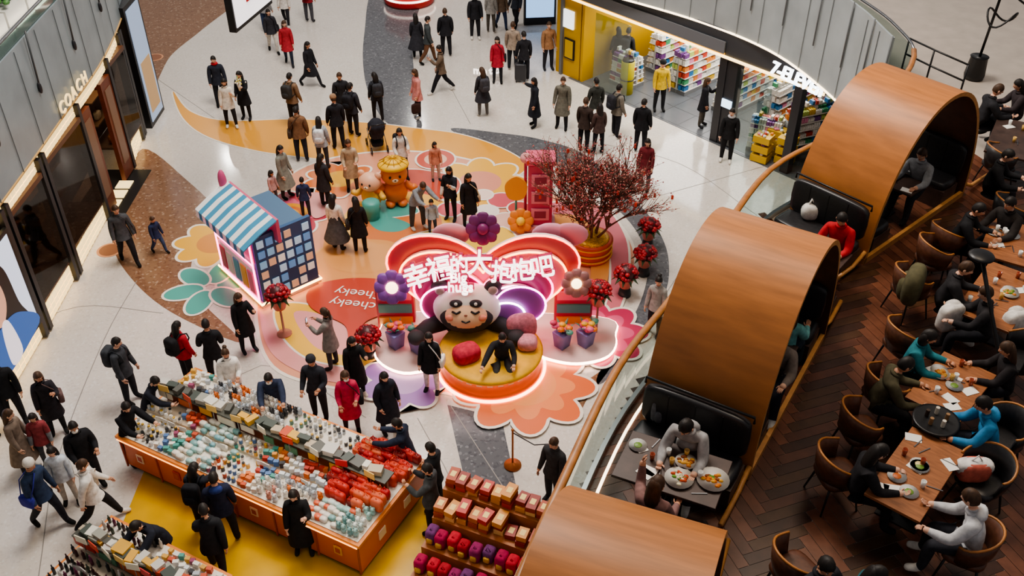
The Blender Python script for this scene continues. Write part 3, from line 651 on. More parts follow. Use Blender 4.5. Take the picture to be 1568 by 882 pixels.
# ---------------------------------------------------------------- pink tower and blossom tree
t=MB(); PT=paint('#c0446a')
t.box((0,0,.95),(.62,.5,1.9),PT); t.box((0,0,.08),(.8,.7,.16),paint('#d8a0a8'))
for i in range(3): t.box((0,-.27,.5+i*.5),(.46,.04,.34),paint('#e08aa0')); t.box((.0,-.29,.5+i*.5),(.3,.03,.2),paint('#8a2a4a'))
t.box((0,0,2.0),(.74,.6,.12),paint('#d8607a')); t.sell((-.38,0,2.0),(.14,.14,.14),paint('#e0a0a0'),1,14,10); t.cyl((-.38,-.05,0),.04,1.9,PT,8)
t.prism(smooth_closed([(-.28,.1),(.0,.35),(.28,.1),(.18,-.3),(-.18,-.3)]),0,.06,paint('#e0a040'),L=UP(-.62,-.1,1.2)); t.cyl((-.62,-.1,0),.03,1.1,paint('#4f9a90'),8)
deco_flower(t,(-.5,-.35,.35),.35,'#d8843c','#e8c050',8,False,th=.04)
x,y=G(826,345); t.build('pink_decor_tower',(x,y,.015))
tx,ty=G(903,392); t=MB()
t.lathe((0,0,0),[(.5,0),(.56,.1),(.5,.14),(.5,.2),(.55,.24),(.5,.3),(.54,.5),(.56,.53),(.46,.55)],paint('#cc5236'),28)
for zz in(.12,.28,.46): t.tube([(.54*math.cos(a),.54*math.sin(a),zz) for a in [2*math.pi*i/32 for i in range(32)]],.024,paint('#dca030'),6,closed=True)
t.sell((0,0,.55),(.47,.47,.12),mat('gold_foil_fill','#c8922a',.35,.4,nscale=30,namt=.5),1,20,8)
bark=mat('bark','#6a483c',.85,nscale=20,namt=.3); RB=[paint('#b0444a',.6),paint('#c86a60',.6),paint('#8a3038',.6),paint('#d09080',.6)]; blos=[]
def branch(p,d,l,r,lev):
    q=p+d*l*.5+Vector((random.gauss(0,.03),random.gauss(0,.03),0))*l; e=q+(d+Vector((random.gauss(0,.12),random.gauss(0,.12),.05))).normalized()*l*.5
    t.tube([p,q,e],[r,r*.8,r*.6],bark,4)
    if lev>=3:
        for i in range(2 if lev==4 else 1):
            s=random.random(); blos.append(q.lerp(e,s)+Vector((random.gauss(0,.02),random.gauss(0,.02),random.gauss(0,.02))))
    if lev<4:
        for i in range([5,4,3,3][lev]):
            a=random.random()*6.283; sp=.6 if lev==0 else .55
            nd=(d+Vector((math.cos(a)*sp,math.sin(a)*sp,random.uniform(-.1,.25)))).normalized(); branch(q.lerp(e,random.random()),nd,l*random.uniform(.65,.88),r*.66,lev+1)
for i in range(8):
    a=i*.785; f=.62 if i%2 else .3
    branch(Vector((.1*math.cos(a),.1*math.sin(a),.5)),Vector((f*math.cos(a),f*math.sin(a),1)).normalized(),.92,.036,0)
for c in blos:
    s=random.uniform(.012,.024); t.add([(c.x+s,c.y,c.z),(c.x-s,c.y,c.z),(c.x,c.y+s,c.z),(c.x,c.y-s,c.z),(c.x,c.y,c.z+s),(c.x,c.y,c.z-s)],[(0,2,4),(2,1,4),(1,3,4),(3,0,4),(2,0,5),(1,2,5),(3,1,5),(0,3,5)],random.choice(RB))
for i in range(60):
    c=random.choice(blos); t.box((c.x,c.y,c.z-.06),(.055,.03,.10),paint('#d0442e'))
t.build('blossom_tree_in_pot',(tx,ty,.015))
def potted(a,b,stand=.25,name='potted_red_flowers'):
    x,y=G(a,b); p=MB()
    if stand>.4: p.lathe((0,0,0),[(.17,0),(.17,.03),(.03,.06),(.025,stand)],paint('#b87a6a'),12)
    else: p.lathe((0,0,0),[(.16,0),(.16,.03),(.12,stand)],DARK,12)
    p.lathe((0,0,stand),[(.13,0),(.2,.25),(.21,.27),(.17,.27)],paint('#b8685a'),14)
    for i in range(60):
        u=random.random()*6.283; v=math.acos(random.uniform(-.1,1)); r=.25
        p.sell((r*math.sin(v)*math.cos(u),r*math.sin(v)*math.sin(u),stand+.36+r*.8*math.cos(v)),(.06,.06,.045),paint(random.choice(['#8f1422','#a81c28','#6d0f1c','#b82a30'])),1,7,4)
    for i in range(10):
        u=i*.63; p.tube([(0,0,stand+.28),(.22*math.cos(u),.22*math.sin(u),stand+.3),(.34*math.cos(u),.34*math.sin(u),stand+.2)],[.02,.05,.005],paint('#3f5a3a'),5,flat=.3)
    p.sell((0,0,stand+.4),(.22,.22,.2),paint('#4a1218'),1,12,8)
    p.build(name,(x,y,.012))
potted(991,378);potted(985,420);potted(956,452);potted(912,517,.95);potted(567,545,.2);potted(436,512,.75)
# ---------------------------------------------------------------- stroller, suitcase, stanchion
s=MB(); fr=STEEL
for sx in(-1,1):
    for sy in(-.32,.32):
        L=Matrix.Translation((sx*.24,sy,.11))@Matrix.Rotation(rad(90),4,'Y'); s.tube([(.1*math.cos(a),.1*math.sin(a),0) for a in [2*math.pi*i/14 for i in range(14)]],.018,BLACK,6,L,closed=True); s.cyl((0,0,-.01),.03,.02,fr,8,L)
    s.tube([(sx*.24,-.32,.11),(sx*.23,0,.5),(sx*.22,.45,1.0)],.014,fr,6); s.tube([(sx*.24,.32,.11),(sx*.23,0,.5),(sx*.22,-.2,.62)],.014,fr,6)
s.tube([(-.22,.45,1.0),(.22,.45,1.0)],.018,BLACK,6)
s.sell((0,0,.48),(.2,.25,.06),cloth(K2),.5); s.sell((0,.2,.7),(.2,.06,.28),cloth(K2),.5); s.lathe((0,.12,.72),[(.26,0),(.25,.15),(.15,.27),(.02,.3)],cloth('#2c2c34'),14,sy=1.1); s.sell((0,0,.22),(.18,.22,.08),cloth(K),.5)
s.sell((0,-.02,.62),(.11,.1,.15),cloth('#c0b0a0'),1)
x,y=G(578,228); s.build('baby_stroller',(x,y,.012),rad(200))
s=MB(); s.sell((0,0,.36),(.2,.13,.3),paint('#303136',.35),.3,20,12); s.tube([(-.1,.08,.6),(-.1,.08,1.0),(.1,.08,1.0),(.1,.08,.6)],.01,STEEL,6)
for a in(-1,1):
    for b in(-1,1): s.sell((a*.14,b*.08,.035),(.02,.035,.035),BLACK,1,8,6)
x,y=G(797,125); s.build('rolling_suitcase',(x,y,.003))
s=MB(); BRZ=mat('bronze','#b06a3c',.35,.6)
x,y=G(785,713); s.lathe((x,y,.003),[(.17,0),(.17,.03),(.05,.06),(.03,.09)],BRZ,20); s.cyl((x,y,.05),.02,.9,BRZ,10); s.sell((x,y,.97),(.03,.03,.03),BRZ,1)
x2,y2=G(850,730); s.tube([(x,y,.9),((x+x2)/2,(y+y2)/2,.72),(x2,y2,.9)],.012,BLACK,6); s.lathe((x2,y2,.003),[(.17,0),(.17,.03),(.05,.06),(.03,.09)],BRZ,20); s.cyl((x2,y2,.05),.02,.9,BRZ,10)
s.build('rope_stanchion')
# ---------------------------------------------------------------- market stalls
def item(mb,kind,x,y,z,cols):
    c=paint(random.choice(cols),.4); r=random.random; g=random.uniform(.85,1.25)
    if kind=='jar': mb.cyl((x,y,z),.033*g,.07*g,c,8); mb.cyl((x,y,z+.07*g),.028,.02,paint(random.choice(['#d8d4cc','#3a3a3a','#c8a040'])),8)
    elif kind=='box': mb.box((x,y,z+.04),(.09*g,.07,.08+.05*r()),c,r()*.6)
    elif kind=='pouch': mb.sell((x,y,z+.045),(.07*g,.05*g,.045*g),c,.6,8,6)
    elif kind=='bottle': mb.lathe((x,y,z),[(.028,0),(.028,.12*g),(.012,.15*g),(.012,.19*g)],c,8)
    elif kind=='toy':
        mb.sell((x,y,z+.06),(.055,.05,.06),c,1,8,6); mb.sell((x,y,z+.14),(.05,.045,.045),c,1,8,6)
        for s_ in(-1,1): mb.sell((x+s_*.035,y,z+.185),(.018,.012,.022),c,1,6,4)
    elif kind=='bag': mb.sell((x,y,z+.1),(.10*g,.06,.12*g),c,.5,10,6); mb.tube([(x-.04,y,z+.18),(x,y,z+.28),(x+.04,y,z+.18)],.008,c,4)
def stall(name,cx,cy,ang,L,W,zones,H=.86):
    m=MB(); cab=mat('stall_orange','#d0662a',.4)
    m.box((0,0,.05),(L-.1,W-.1,.1),DARK); m.box((0,0,.1+(H-.16)/2),(L,W,H-.16),cab); m.box((0,0,H-.03),(L+.08,W+.08,.06),paint('#e0863c'))
    m.box((0,0,H+.005),(L-.04,W-.04,.03),paint('#e0d8cc'))
    n=int(L/.9)
    for i in range(n+1):
        x=-L/2+i*L/n; m.box((min(max(x,-L/2+.02),L/2-.02),-W/2-.012,H/2),(.03,.03,H-.1),paint('#a84a1c'))
    for i in range(n):
        x=-L/2+(i+.5)*L/n
        m.box((x,-W/2-.015,.45),(.16,.02,.2),paint(['#e8d8c0','#b8382a','#e0a840'][i%3])); m.box((x,-W/2-.02,.45),(.1,.02,.12),paint('#b84a30'))
    for yy in(-.4,.4): m.box((L/2+.012,yy,.45),(.02,.2,.2),paint('#e8d8c0'))
    m.tube([(-L/2,-W/2-.05,H-.07),(L/2,-W/2-.05,H-.07)],.012,glow('#ffb060',3),6)
    m.box((0,.12,H+.2),(L*.94,.05,.36),paint('#9a5030')); m.box((0,.12,H+.40),(L*.96,.3,.025),paint('#4f5048'))
    for i in range(int(L/.5)):
        x=-L/2+.3+i*.5; m.box((x,-.02,H+.28+random.uniform(-.04,.04)),(random.uniform(.2,.45),.02,.16),paint(random.choice(['#c8321e','#d8a030','#5a8a6a','#c8602a','#e8dcc8','#e8dcc8'])))
    for i in range(26):
        x=-L/2+.2+i*(L-.4)/26; m.box((x,.12+random.uniform(-.05,.05),H+.46+random.uniform(-.02,.03)),(random.uniform(.1,.26),random.uniform(.1,.24),random.uniform(.05,.14)),paint(random.choice(['#5a5a54','#9a9a90','#d8d4c8','#48504a','#b8a890','#c8c4bc','#c8502e','#d8a848'])),random.uniform(-.3,.3))
    for i in range(9):
        x=-L/2+.4+i*L/9.3; m.box((x,-.1,H+.58),(.22,.015,.15),paint(random.choice(['#d8482a','#e0b868','#e4dcc4','#c83030'])),random.uniform(-.3,.3)); m.cyl((x,-.08,H+.3),.008,.3,STEEL,6)
    m.box((0,-W*.08,H+.05),(L-.1,W*.16,.07),paint('#d4c4ac'))
    for q in range(11):
        x=random.uniform(-L/2+.3,L/2-.3); m.box((x,-W*.22,H+.14),(.16,.012,.12),paint('#e8e4dc'),random.uniform(-.2,.2))
    nx=int(L/.115); ny=int(W/.13)
    for i in range(nx):
        u=(i+.5)/nx; x=-L/2+.04+(L-.08)*u
        for j in range(ny):
            v=(j+.5)/ny; y=-W/2+.04+(W-.08)*v
            if abs(y-.12)<.16: continue
            kind,cols=None,None; uu=u+.015*math.sin(v*17)
            for (u0,u1,v0,v1,kd,cl) in zones:
                if u0<=uu<u1 and v0<=v<v1: kind,cols=kd,cl; break
            if kind is None or random.random()<.12: continue
            kk=(int(u*22)*7+int(v*5)*3); cc=[cols[kk%len(cols)],cols[kk%len(cols)],random.choice(cols)]
            item(m,kind,x+random.uniform(-.022,.022),y+random.uniform(-.022,.022),H+.02+(.08 if v>.34 and v<.5 else 0),cc)
    return m.build(name,(cx,cy,.014),ang)
WHT=['#e4e0d8','#d8dce0','#ece8e0','#b8c0c8','#3c3c40']; TEA=['#9cc0bc','#c8d8d4','#7fa8a8','#e4e8e4','#7fafb8','#e0d8cc']; ORG=['#d8763a','#c8522e','#e09a4a','#b83c2c']; RDS=['#b82a2a','#d04a34','#8f2420','#d86a4a','#c83a30']; MIX=['#d8a850','#c8583a','#4f9a90','#e4dcd0','#9a4a6a','#ece8dc','#5a7aaa']
stall('gift_market_stall',-4.50,12.5,rad(-27.5),5.45,2.1,[(0,.16,0,.45,'jar',WHT),(0,.16,.55,1,'box',MIX+WHT),(.16,.24,0,.5,'box',ORG+MIX),(.24,.40,0,.5,'pouch',TEA),(.40,.52,0,.5,'jar',MIX+ORG+WHT),(.52,.6,0,.5,'box',ORG+MIX),(.6,.8,0,.25,'toy',WHT+['#d89a8a','#d8763a']),(.6,.8,.25,.5,'box',ORG+WHT),(.8,.93,0,.25,'pouch',TEA+['#d8d0c8','#d86a4a']),(.93,1.01,0,.3,'toy',TEA),(.8,1.01,.25,1,'bag',RDS),(.16,.5,.55,1,'toy',WHT+ORG[:1]),(.5,.8,.55,1,'jar',WHT+['#6a8a7a'])])
q=G(235,875,.86); stall('drinks_market_stall',q[0]-.25,q[1]-.15,rad(-27.5),2.6,1.5,[(0,.5,0,1,'bottle',['#2a2e32','#3c4a3c','#d8d4cc','#4a2a2a','#6a2a4a']),(.5,1.01,0,1,'box',MIX+WHT)],.84)
d=MB(); q0=G(745,835,0.5)
for tr in range(4):
    d.box((0,-.75+tr*.42,.25+tr*.14),(1.9,.42,.5+tr*.28),mat('display_wood','#a0602f',.5,nscale=6)); z=.5+tr*.28
    for i in range(9):
        x=-.85+i*.213+random.uniform(-.02,.02); jy=-.75+tr*.42+random.uniform(-.04,.04)
        if tr<2:
            c=cloth(['#a0224a','#8a2a5a','#b82838','#6a3a6a','#a0222e'][(i*2+tr*3)%5]); g=random.uniform(.9,1.15); d.sell((x,jy,z+.13*g),(.1,.12*g,.15*g),c,.45,12,8); d.tube([(x-.05,jy-.05,z+.24),(x,jy-.04,z+.34),(x+.05,jy-.05,z+.24)],.01,c,5)
            d.sell((x,jy-.12,z+.10),(.06,.03,.06),paint('#c89a3a'),.5,8,6)
        else:
            for hh in range(random.choice([1,2,2,3])):
                c=paint(random.choice(['#a8441f','#c06a28','#8f2a1c','#d08a3a','#b83024','#e0b070']))
                d.box((x,jy,z+.055+hh*.11),(.17,random.uniform(.22,.32),.105),c,random.uniform(-.15,.15)); d.box((x,jy,z+.1085+hh*.11),(.09,.12,.004),paint('#e8c878'),0)
d.build('red_bag_display',(q0[0]+.0,q0[1]-.15,.014),rad(-24))
# ---------------------------------------------------------------- level 1 slab, restaurant
Z1=4.8
AR=[(.93,5.14,21),(3.14,9.98,31),(6.44,14.46,48.5)]
W2=.76; a_,h_,n_=1.62,2.5,2.1
def loc(i,x,y):
    cx,cy,a=AR[i]; a=rad(a); return (cx+x*math.cos(a)+y*math.sin(a),cy-x*math.sin(a)+y*math.cos(a))
edge=[(-1.4,.9),loc(0,-1.1,-1.6),loc(0,-1.1,0),loc(0,-1.1,1.8),loc(1,-1.1,-1.7),loc(1,-1.1,0),loc(1,-1.1,1.7),loc(2,-1.1,-1.9),loc(2,-1.1,0),loc(2,-1.15,1.5),(8.2,18.6),(8.35,20.2),(8.05,21.8),(7.25,24.4),(5.86,26.4),(3.92,28.2),(1.5,30.0),(-1,31.5)]
es=smooth_open([Vector(p) for p in edge],5)
fas=mat('fascia_panel','#9ea6a8',.3,nscale=1.2,namt=.12)
fasl=mat('fascia_panel_left','#828d92',.28,nscale=1.2,namt=.14)
sl=MB(); sl.prism(list(es)+[(-1,34),(24,34),(24,.9)],3.6,Z1,mat('upper_floor_stone','#b8aca0',.3,nscale=3,namt=.08),fas); sl.build('floor_upper_level')
hb=MB(); PL=[mat('herring_plank_%d'%i,h,.33,nscale=8,namt=.2) for i,h in enumerate(['#3c261c','#543325','#6a4230','#48301f'])]
rp=[loc(0,-.98,-4),loc(0,-.98,0),loc(0,-.98,1.8),loc(1,-.98,-1.7),loc(1,-.98,1.7),loc(2,-.98,-1.7),loc(2,-.98,1.7),loc(2,.5,3.4),(16,22),(18,16),(18,1.2),(.5,1.2)]
def inside(x,y,poly):
    c=False; n=len(poly)
    for i in range(n):
        x1,y1=poly[i];x2,y2=poly[i-1]
        if (y1>y)!=(y2>y) and x<(x2-x1)*(y-y1)/(y2-y1)+x1: c=not c
    return c
Wp,Lp=.15,.75; cs,sn=math.cos(rad(20)),math.sin(rad(20)); g=.003
for i in range(-90,240):
    for j in range(-22,22):
        for (ax,ay,w,h) in((0,0,Lp,Wp),(0,Wp,Wp,Lp)):
            X=i*Wp+j*Lp+ax; Y=i*Wp-j*Lp+ay; cx,cy=X+w/2,Y+h/2
            wx,wy=cx*cs-cy*sn+3,cx*sn+cy*cs
            if not(-1<wx<17 and 1.2<wy<22) or not inside(wx,wy,rp): continue
            pts=[(X+g,Y+g),(X+w-g,Y+g),(X+w-g,Y+h-g),(X+g,Y+h-g)]
            hb.add([(a*cs-b*sn+3,a*sn+b*cs,Z1+.012) for a,b in pts],[(0,1,2,3)],PL[(random.choice([0,1,3]) if ay==0 else random.choice([1,2,2]))])
hb.build('floor_herringbone_restaurant')
bl=MB()
bl.wall(es,Z1+.02,Z1+1.05,.02,GLASS)
rail=[(p[0]+.01,p[1],Z1+1.1) for p in es]
bl.tube(rail[:52],.055,WOODR,8,flat=.6)
bl.tube(rail[51:],.03,STEEL,8)
bl.wall(es,Z1,Z1+.1,-.06,STEEL)
bl.build('glass_balustrade')
lp=MB(); lp.tube([(p[0]+.18,p[1]-.05,Z1+.03) for p in es[:30]],.02,glow('#ffe8c8',4),6); lp.build('balustrade_led_strip')
fb=MB()
ctr=smooth_open([Vector(p) for p in [(8.3,19.8),(8.05,21.8),(7.25,24.4),(5.86,26.4),(3.92,28.2),(1.5,30.0)]],6)
fb.wall([(p[0]-.12,p[1]-.1) for p in ctr],3.45,5.85,.05,fas)
for i,p in enumerate(ctr):
    if i%3==0: fb.tube([(p[0]-.2,p[1]-.16,4.3),(p[0]-.2,p[1]-.16,5.9)],.02,paint('#6a6e70'),6)
    if i%2==0: fb.box((p[0]-.18,p[1]-.14,4.6),(.015,.015,2.3),paint('#7a8082'))
fb.tube([(p[0]-.17,p[1]-.13,3.46) for p in ctr],.03,glow('#ffe6c0',4),6)
fb.build('balcony_fascia_store')
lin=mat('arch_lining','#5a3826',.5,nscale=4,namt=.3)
def prof(a,h,N=36):
    o=[]
    for i in range(N+1):
        t=math.pi*i/N; c,s_=math.cos(t),math.sin(t)
        o.append((-math.copysign(abs(c)**(2/n_),c)*a,abs(s_)**(2/n_)*h))
    return o
for i,(cx,cy,an) in enumerate(AR):
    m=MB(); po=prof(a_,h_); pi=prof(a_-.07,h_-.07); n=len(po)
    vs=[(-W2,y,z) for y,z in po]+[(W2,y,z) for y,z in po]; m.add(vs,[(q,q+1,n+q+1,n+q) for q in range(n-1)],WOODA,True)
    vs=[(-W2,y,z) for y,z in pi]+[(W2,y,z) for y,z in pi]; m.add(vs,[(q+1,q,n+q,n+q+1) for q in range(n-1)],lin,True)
    for sx in(-1,1):
        vs=[(sx*W2,y,z) for y,z in po]+[(sx*W2,y,z) for y,z in pi]; m.add(vs,[(q,q+1,n+q+1,n+q) for q in range(n-1)],WOODE,False)
    for sx in(-1,1): m.box((sx*(W2-.03),0,.06),(.06,2*a_,.12),WOODE)
    m.tube([(W2-.03,-a_-.9,.08),(W2-.03,-a_-.3,.1),(W2-.03,-a_,.25)],.035,WOODE,6); m.tube([(W2-.03,a_,.25),(W2-.03,a_+.3,.1),(W2-.03,a_+.9,.08)],.035,WOODE,6)
    m.build('wooden_booth_arch',(cx,cy,Z1),-rad(an))
    def bench(y,dirn,name='booth_bench'):
        b=MB(); w=1.40
        b.box((0,y,.18),(w,.5,.36),WOODD); b.sell((0,y,.42),(w/2,.26,.08),LEATH,.3,20,8)
        yb=y-dirn*.25; b.sell((0,yb,.78),(w/2,.07,.32),LEATH,.35,24,10)
        for q in range(1,4): b.box((-w/2+q*w/4,yb+dirn*.068,.78),(.012,.01,.55),BLACK)
        if abs(y)>a_: b.tube([(-w/2,yb-dirn*.02,1.05),(-w/2,yb-dirn*.02,1.14),(w/2,yb-dirn*.02,1.14),(w/2,yb-dirn*.02,1.05)],.018,BLACK,6)
        b.build(name,(cx,cy,Z1),-rad(an))
    bench(-a_-.36,-1); bench(-a_+.52,1); bench(a_-.52,-1)
    if i<2: bench(a_+.36,1)
def table_at(M,L,W,top=WOODT,name='dining_table',dishes=3,food=False,seed=1,z=.74):
    random.seed(seed); t=MB()
    t.box((0,0,z-.02),(L,W,.04),top); t.cyl((0,0,.02),.04,z-.05,BLACK,10); t.box((0,0,.012),(.5,.4,.02),BLACK); t.box((0,0,z-.05),(.5,.4,.02),BLACK)
    ob=t.build(name,bev=.006); ob.matrix_world=M
    def put(fn,nm):
        m=MB(); fn(m); o=m.build(nm); o.parent=ob; o.name=nm
    def tw(m):
        for q in range(dishes):
            x,y=random.uniform(-L*.4,L*.4),random.uniform(-W*.38,W*.38)
            kq=random.random()
            if kq<.35: m.lathe((x,y,z),[(.05,0),(.09,.012),(.11,.02)],WHITE,16); m.sell((x,y,z+.015),(.06,.06,.015),paint(random.choice(['#b8602c','#d8c48a','#6a8a3a'])),1,8,4)
            elif kq<.7: m.lathe((x,y,z),[(.025,0),(.032,.1),(.028,.1),(.024,.01)],paint(random.choice(['#e4e4e0','#d0a860','#9a4a30']),.15),10)
            else: m.box((x,y,z+.004),(.13,.19,.006),paint('#ece8e0'),random.random()*3)
        for q in range(4):
            x,y=random.uniform(-L*.42,L*.42),random.uniform(-W*.4,W*.4); m.box((x,y,z+.006),(.18,.012,.008),STEEL,random.random()*3)
    put(tw,'tableware')
    if food:
        def fd(m):
            for (x,y,r,c) in food:
                m.lathe((x,y,z),[(r*.5,0),(r*.85,.012),(r,.03)],paint('#e0d8cc'),20)
                for q in range(22):
                    a=random.random()*6.3; rr=random.random()*r*.62; m.sell((x+rr*math.cos(a),y+rr*math.sin(a),z+.03),(.032,.025,.02),paint(random.choice(c)),1,7,4)
        put(fd,'food_plates')
    return ob
def tb(quad,name='dining_table',z=Z1+.74,**k):
    q=[Vector(G(a,b,z)) for a,b in quad]; c=sum(q,Vector((0,0)))/4
    e1=((q[1]-q[0])+(q[2]-q[3]))/2; e2=((q[3]-q[0])+(q[2]-q[1]))/2
    a=math.atan2(e1.y,e1.x)
    return table_at(TR(c.x,c.y,z-.74+.01,a),e1.length,e2.length*.97,name=name,**k)
tb([(968,662),(1125,703),(1092,785),(937,725)],name='booth_table',top=WOODD,dishes=9,seed=3,food=[(.12,.14,.13,['#c87a2a','#8a4a20','#d8a040']),(.12,-.14,.17,['#6a9a3a','#c8502a','#e0d8b8','#4f7a30']),(.48,.0,.19,['#d0761e','#d8a030','#8a4a18','#5a8a2a'])])
for i in (1,2):
    x,y=loc(i,0,0); table_at(TR(x,y,Z1+.01,-rad(AR[i][2])),1.3,.62,top=WOODD,name='booth_table',dishes=6,seed=8+i)
x,y=loc(1,0,2.62); table_at(TR(x,y,Z1+.01,-rad(39)),1.3,.62,top=WOODD,name='booth_table',dishes=6,seed=5)
tb([(1390,650),(1472,686),(1415,808),(1330,760)],dishes=12,seed=11)
tb([(1438,535),(1520,570),(1475,655),(1393,612)],dishes=12,seed=12,food=[(-.2,.1,.12,['#c87a2a','#d8a040'])])
tb([(1505,395),(1590,425),(1555,515),(1472,482)],dishes=11,seed=13,food=[(.1,.1,.13,['#c87a2a','#6a8a2a'])])
tb([(1518,330),(1590,350),(1570,410),(1500,390)],dishes=9,seed=14)
tb([(1520,175),(1600,195),(1590,250),(1515,235)],top=WOODD,dishes=7,seed=15)
x,y=G(1433,645,Z1+.8); s=MB(); s.cyl((0,0,0),.22,.02,BLACK,24); s.cyl((0,0,.02),.025,.76,BLACK,8); s.lathe((0,0,.78),[(.26,0),(.28,.02),(.28,.035),(.25,.03)],BLACK,28)
for i in range(5): s.cyl((.12*math.cos(i*1.25),.12*math.sin(i*1.25),.81),.025,.1,paint(['#8a6a4a','#c8c0b0','#3a2a20'][i%3]),8)
s.build('condiment_tray_stand',(x,y,Z1+.013))
def chair(a,b,hd,col=LEATHB,z=Z1+.5):
    x,y=G(a,b,z); c=MB()
    c.sell((0,0,.44),(.25,.24,.06),col,.5,18,8)
    n=18; vs=[];fs=[]
    for i in range(n+1):
        t=rad(-20+220*i/n); hh=.74+.12*math.sin(max(0,min(math.pi,t)))
        for (r,zz) in((.25,.42),(.3,.60),(.32,hh),(.285,hh),(.26,.6),(.22,.44)): vs.append((r*math.cos(t),r*math.sin(t)*.95,zz))
    for i in range(n):
        for j in range(6): kx=(j+1)%6; fs.append((i*6+j,(i+1)*6+j,(i+1)*6+kx,i*6+kx))
    fs+=[tuple(range(6)),tuple(reversed(range(n*6,n*6+6)))]
    c.add(vs,fs,col,True)
    c.tube([(.303*math.cos(rad(-20+220*i/n)),.303*.95*math.sin(rad(-20+220*i/n)),.745+.12*math.sin(max(0,min(math.pi,rad(-20+220*i/n))))) for i in range(n+1)],.016,WOODR,6)
    for sx in(-1,1):
        for sy in(-1,1): c.tube([(sx*.17,sy*.16,.42),(sx*.24,sy*.23,0)],[.016,.012],BLACK,6)
    c.build('tub_dining_chair',(x,y,Z1+.013),rad(hd))
for q in [(1283,722,100),(1318,655,100),(1355,600,110),(1385,525,110),(1450,372,120),(1395,440,110),(1480,838,-120),(1220,872,120),(1530,670,-70),(1560,550,-90),(1430,395,100),(1503,735,-60),(1530,250,100),(1545,330,100)]:
    chair(*q,col=LEATHB if q[0]<1500 else LEATH)
def S(a,b,hd,**k):
    x,y=G(a,b,Z1+1.2); k.setdefault('seat',.48); k.setdefault('legs','sit'); k.setdefault('arms','table'); k.setdefault('h',1.72 if k.get('sex','m')=='m' else 1.62); k.setdefault('sub',2); k.setdefault('lean',12)
    ln=rad(k['lean']); hd_=rad(hd); sh=.62*math.sin(ln)
    person(x-math.sin(hd_)*sh,y+math.cos(hd_)*sh,Z1+.012,hd,**k)
S(1055,650,-25,top='#9d9b9b',bot='#34343a',hood=1,lean=18,look=25)
S(1004,745,152,sex='f',top='#846460',bot='#32262a',hair='long',hc='b',lean=8,arms='up')
S(1289,336,-40,top='#b0262c',bot='#26262c',lean=12,look=15,hc='k')
S(1214,478,150,sex='f',top='#6fa9a7',bot='#2e3a44',lean=5); S(1196,522,-30,sex='m',top='#7a6f68',bot='#30303a')
S(1412,238,-50,sex='m',top='#87898c',bot='#323236')
S(1495,322,60,top='#222225',bot='#222225',lean=15); S(1548,314,-60,top='#322e2d',bot=K)
S(1475,412,70,top='#2c2b2e',bot='#2f2f36',lean=15); S(1512,452,-110,top='#302e30',bot=K)
S(1420,515,60,sex='f',top=TL,sleeve=TL,bot='#222225',hair='bob'); S(1383,560,75,sex='m',top='#4f4a38',bot='#2b2b2e',lean=20)
S(1545,535,-100,sex='f',top='#2d2a2c',bot=K,hair='long'); S(1510,620,-100,sex='m',top='#3c80ac',bot='#303440',lean=20,hood=1)
S(1345,692,80,sex='f',top='#29282b',bot='#252529',lean=14); S(1490,768,-115,top='#c6c6c8',bot='#32333a',hood=1,lean=16,bulk=1.2)
S(1262,868,20,top='#2b2b30',bot=K,lean=5); S(1340,880,60,sex='f',top='#3a6f78',bot=K)
S(1525,140,90,top='#2b2b2f',bot=K); S(1562,130,-90,sex='f',top='#3a3336',bot=K); S(1540,240,60,top='#242427',bot=K)
s=MB(); s.sell((0,0,.0),(.3,.14,.3),mat('olive_coat','#545038',.9,nscale=8,namt=.3),.7,18,10); s.sell((.1,.08,-.12),(.22,.14,.22),mat('olive_coat','#545038'),.8,14,8); x,y=G(1395,448,Z1+.6); s.build('draped_coat',(x,y,Z1+.75),rad(60))
for (a,b) in ((1456,482),(1553,492)):
    s=MB(); s.sell((0,0,.0),(.19,.10,.22),cloth('#d8d4ce'),.5,14,10); s.sell((.05,.05,.14),(.12,.10,.09),cloth('#c8c4be'),.8,12,8); x,y=G(a,b,Z1+.7); s.build('white_folded_jacket',(x,y,Z1+.66),rad(20))
s=MB(); s.sell((0,0,.15),(.2,.12,.15),cloth('#c86a5a'),.6,14,8); s.sell((0,0,.2),(.22,.1,.1),cloth('#d8d4d0'),.6,14,8); s.tube([(-.08,0,.27),(0,0,.38),(.08,0,.27)],.01,cloth('#d0ccc8'),5); x,y=G(1485,732,Z1+.5); s.build('shopping_bag',(x,y,Z1+.5))
s=MB(); s.sell((0,0,.13),(.16,.12,.15),cloth('#cfccc6'),.8,14,8); s.tube([(-.06,0,.22),(-.02,0,.36),(.06,0,.24)],.02,cloth('#cfccc6'),5); x,y=G(1240,330,Z1+.55); s.build('white_carrier_bag',(x,y,Z1+.5))
s=MB(); s.sell((0,0,.2),(.15,.11,.22),cloth('#77777a'),.5,14,8); s.sell((0,-.1,.14),(.1,.05,.1),cloth('#66666a'),.5,12,6); x,y=G(1012,632,Z1+.6); s.build('backpack',(x,y,Z1+.5))
s=MB(); x1,y1=G(1546,650,Z1+.05); x2,y2=G(1503,392,Z1+1.9)
s.lathe((x1,y1,Z1+.013),[(.22,0),(.24,.03),(.16,.06),(.03,.08)],BLACK,28); p0=Vector((x1,y1,Z1+.08)); p1=Vector((x2,y2,Z1+1.9))
s.tube([p0,p0.lerp(p1,.35)+Vector((-.05,-.05,.1)),p0.lerp(p1,.7),p1],[.05,.03,.025,.03],BLACK,8); s.sell(p1,(.17,.17,.05),BLACK,1,20,8); s.build('arched_floor_lamp')
s=MB(); x,y=G(1490,120,Z1)
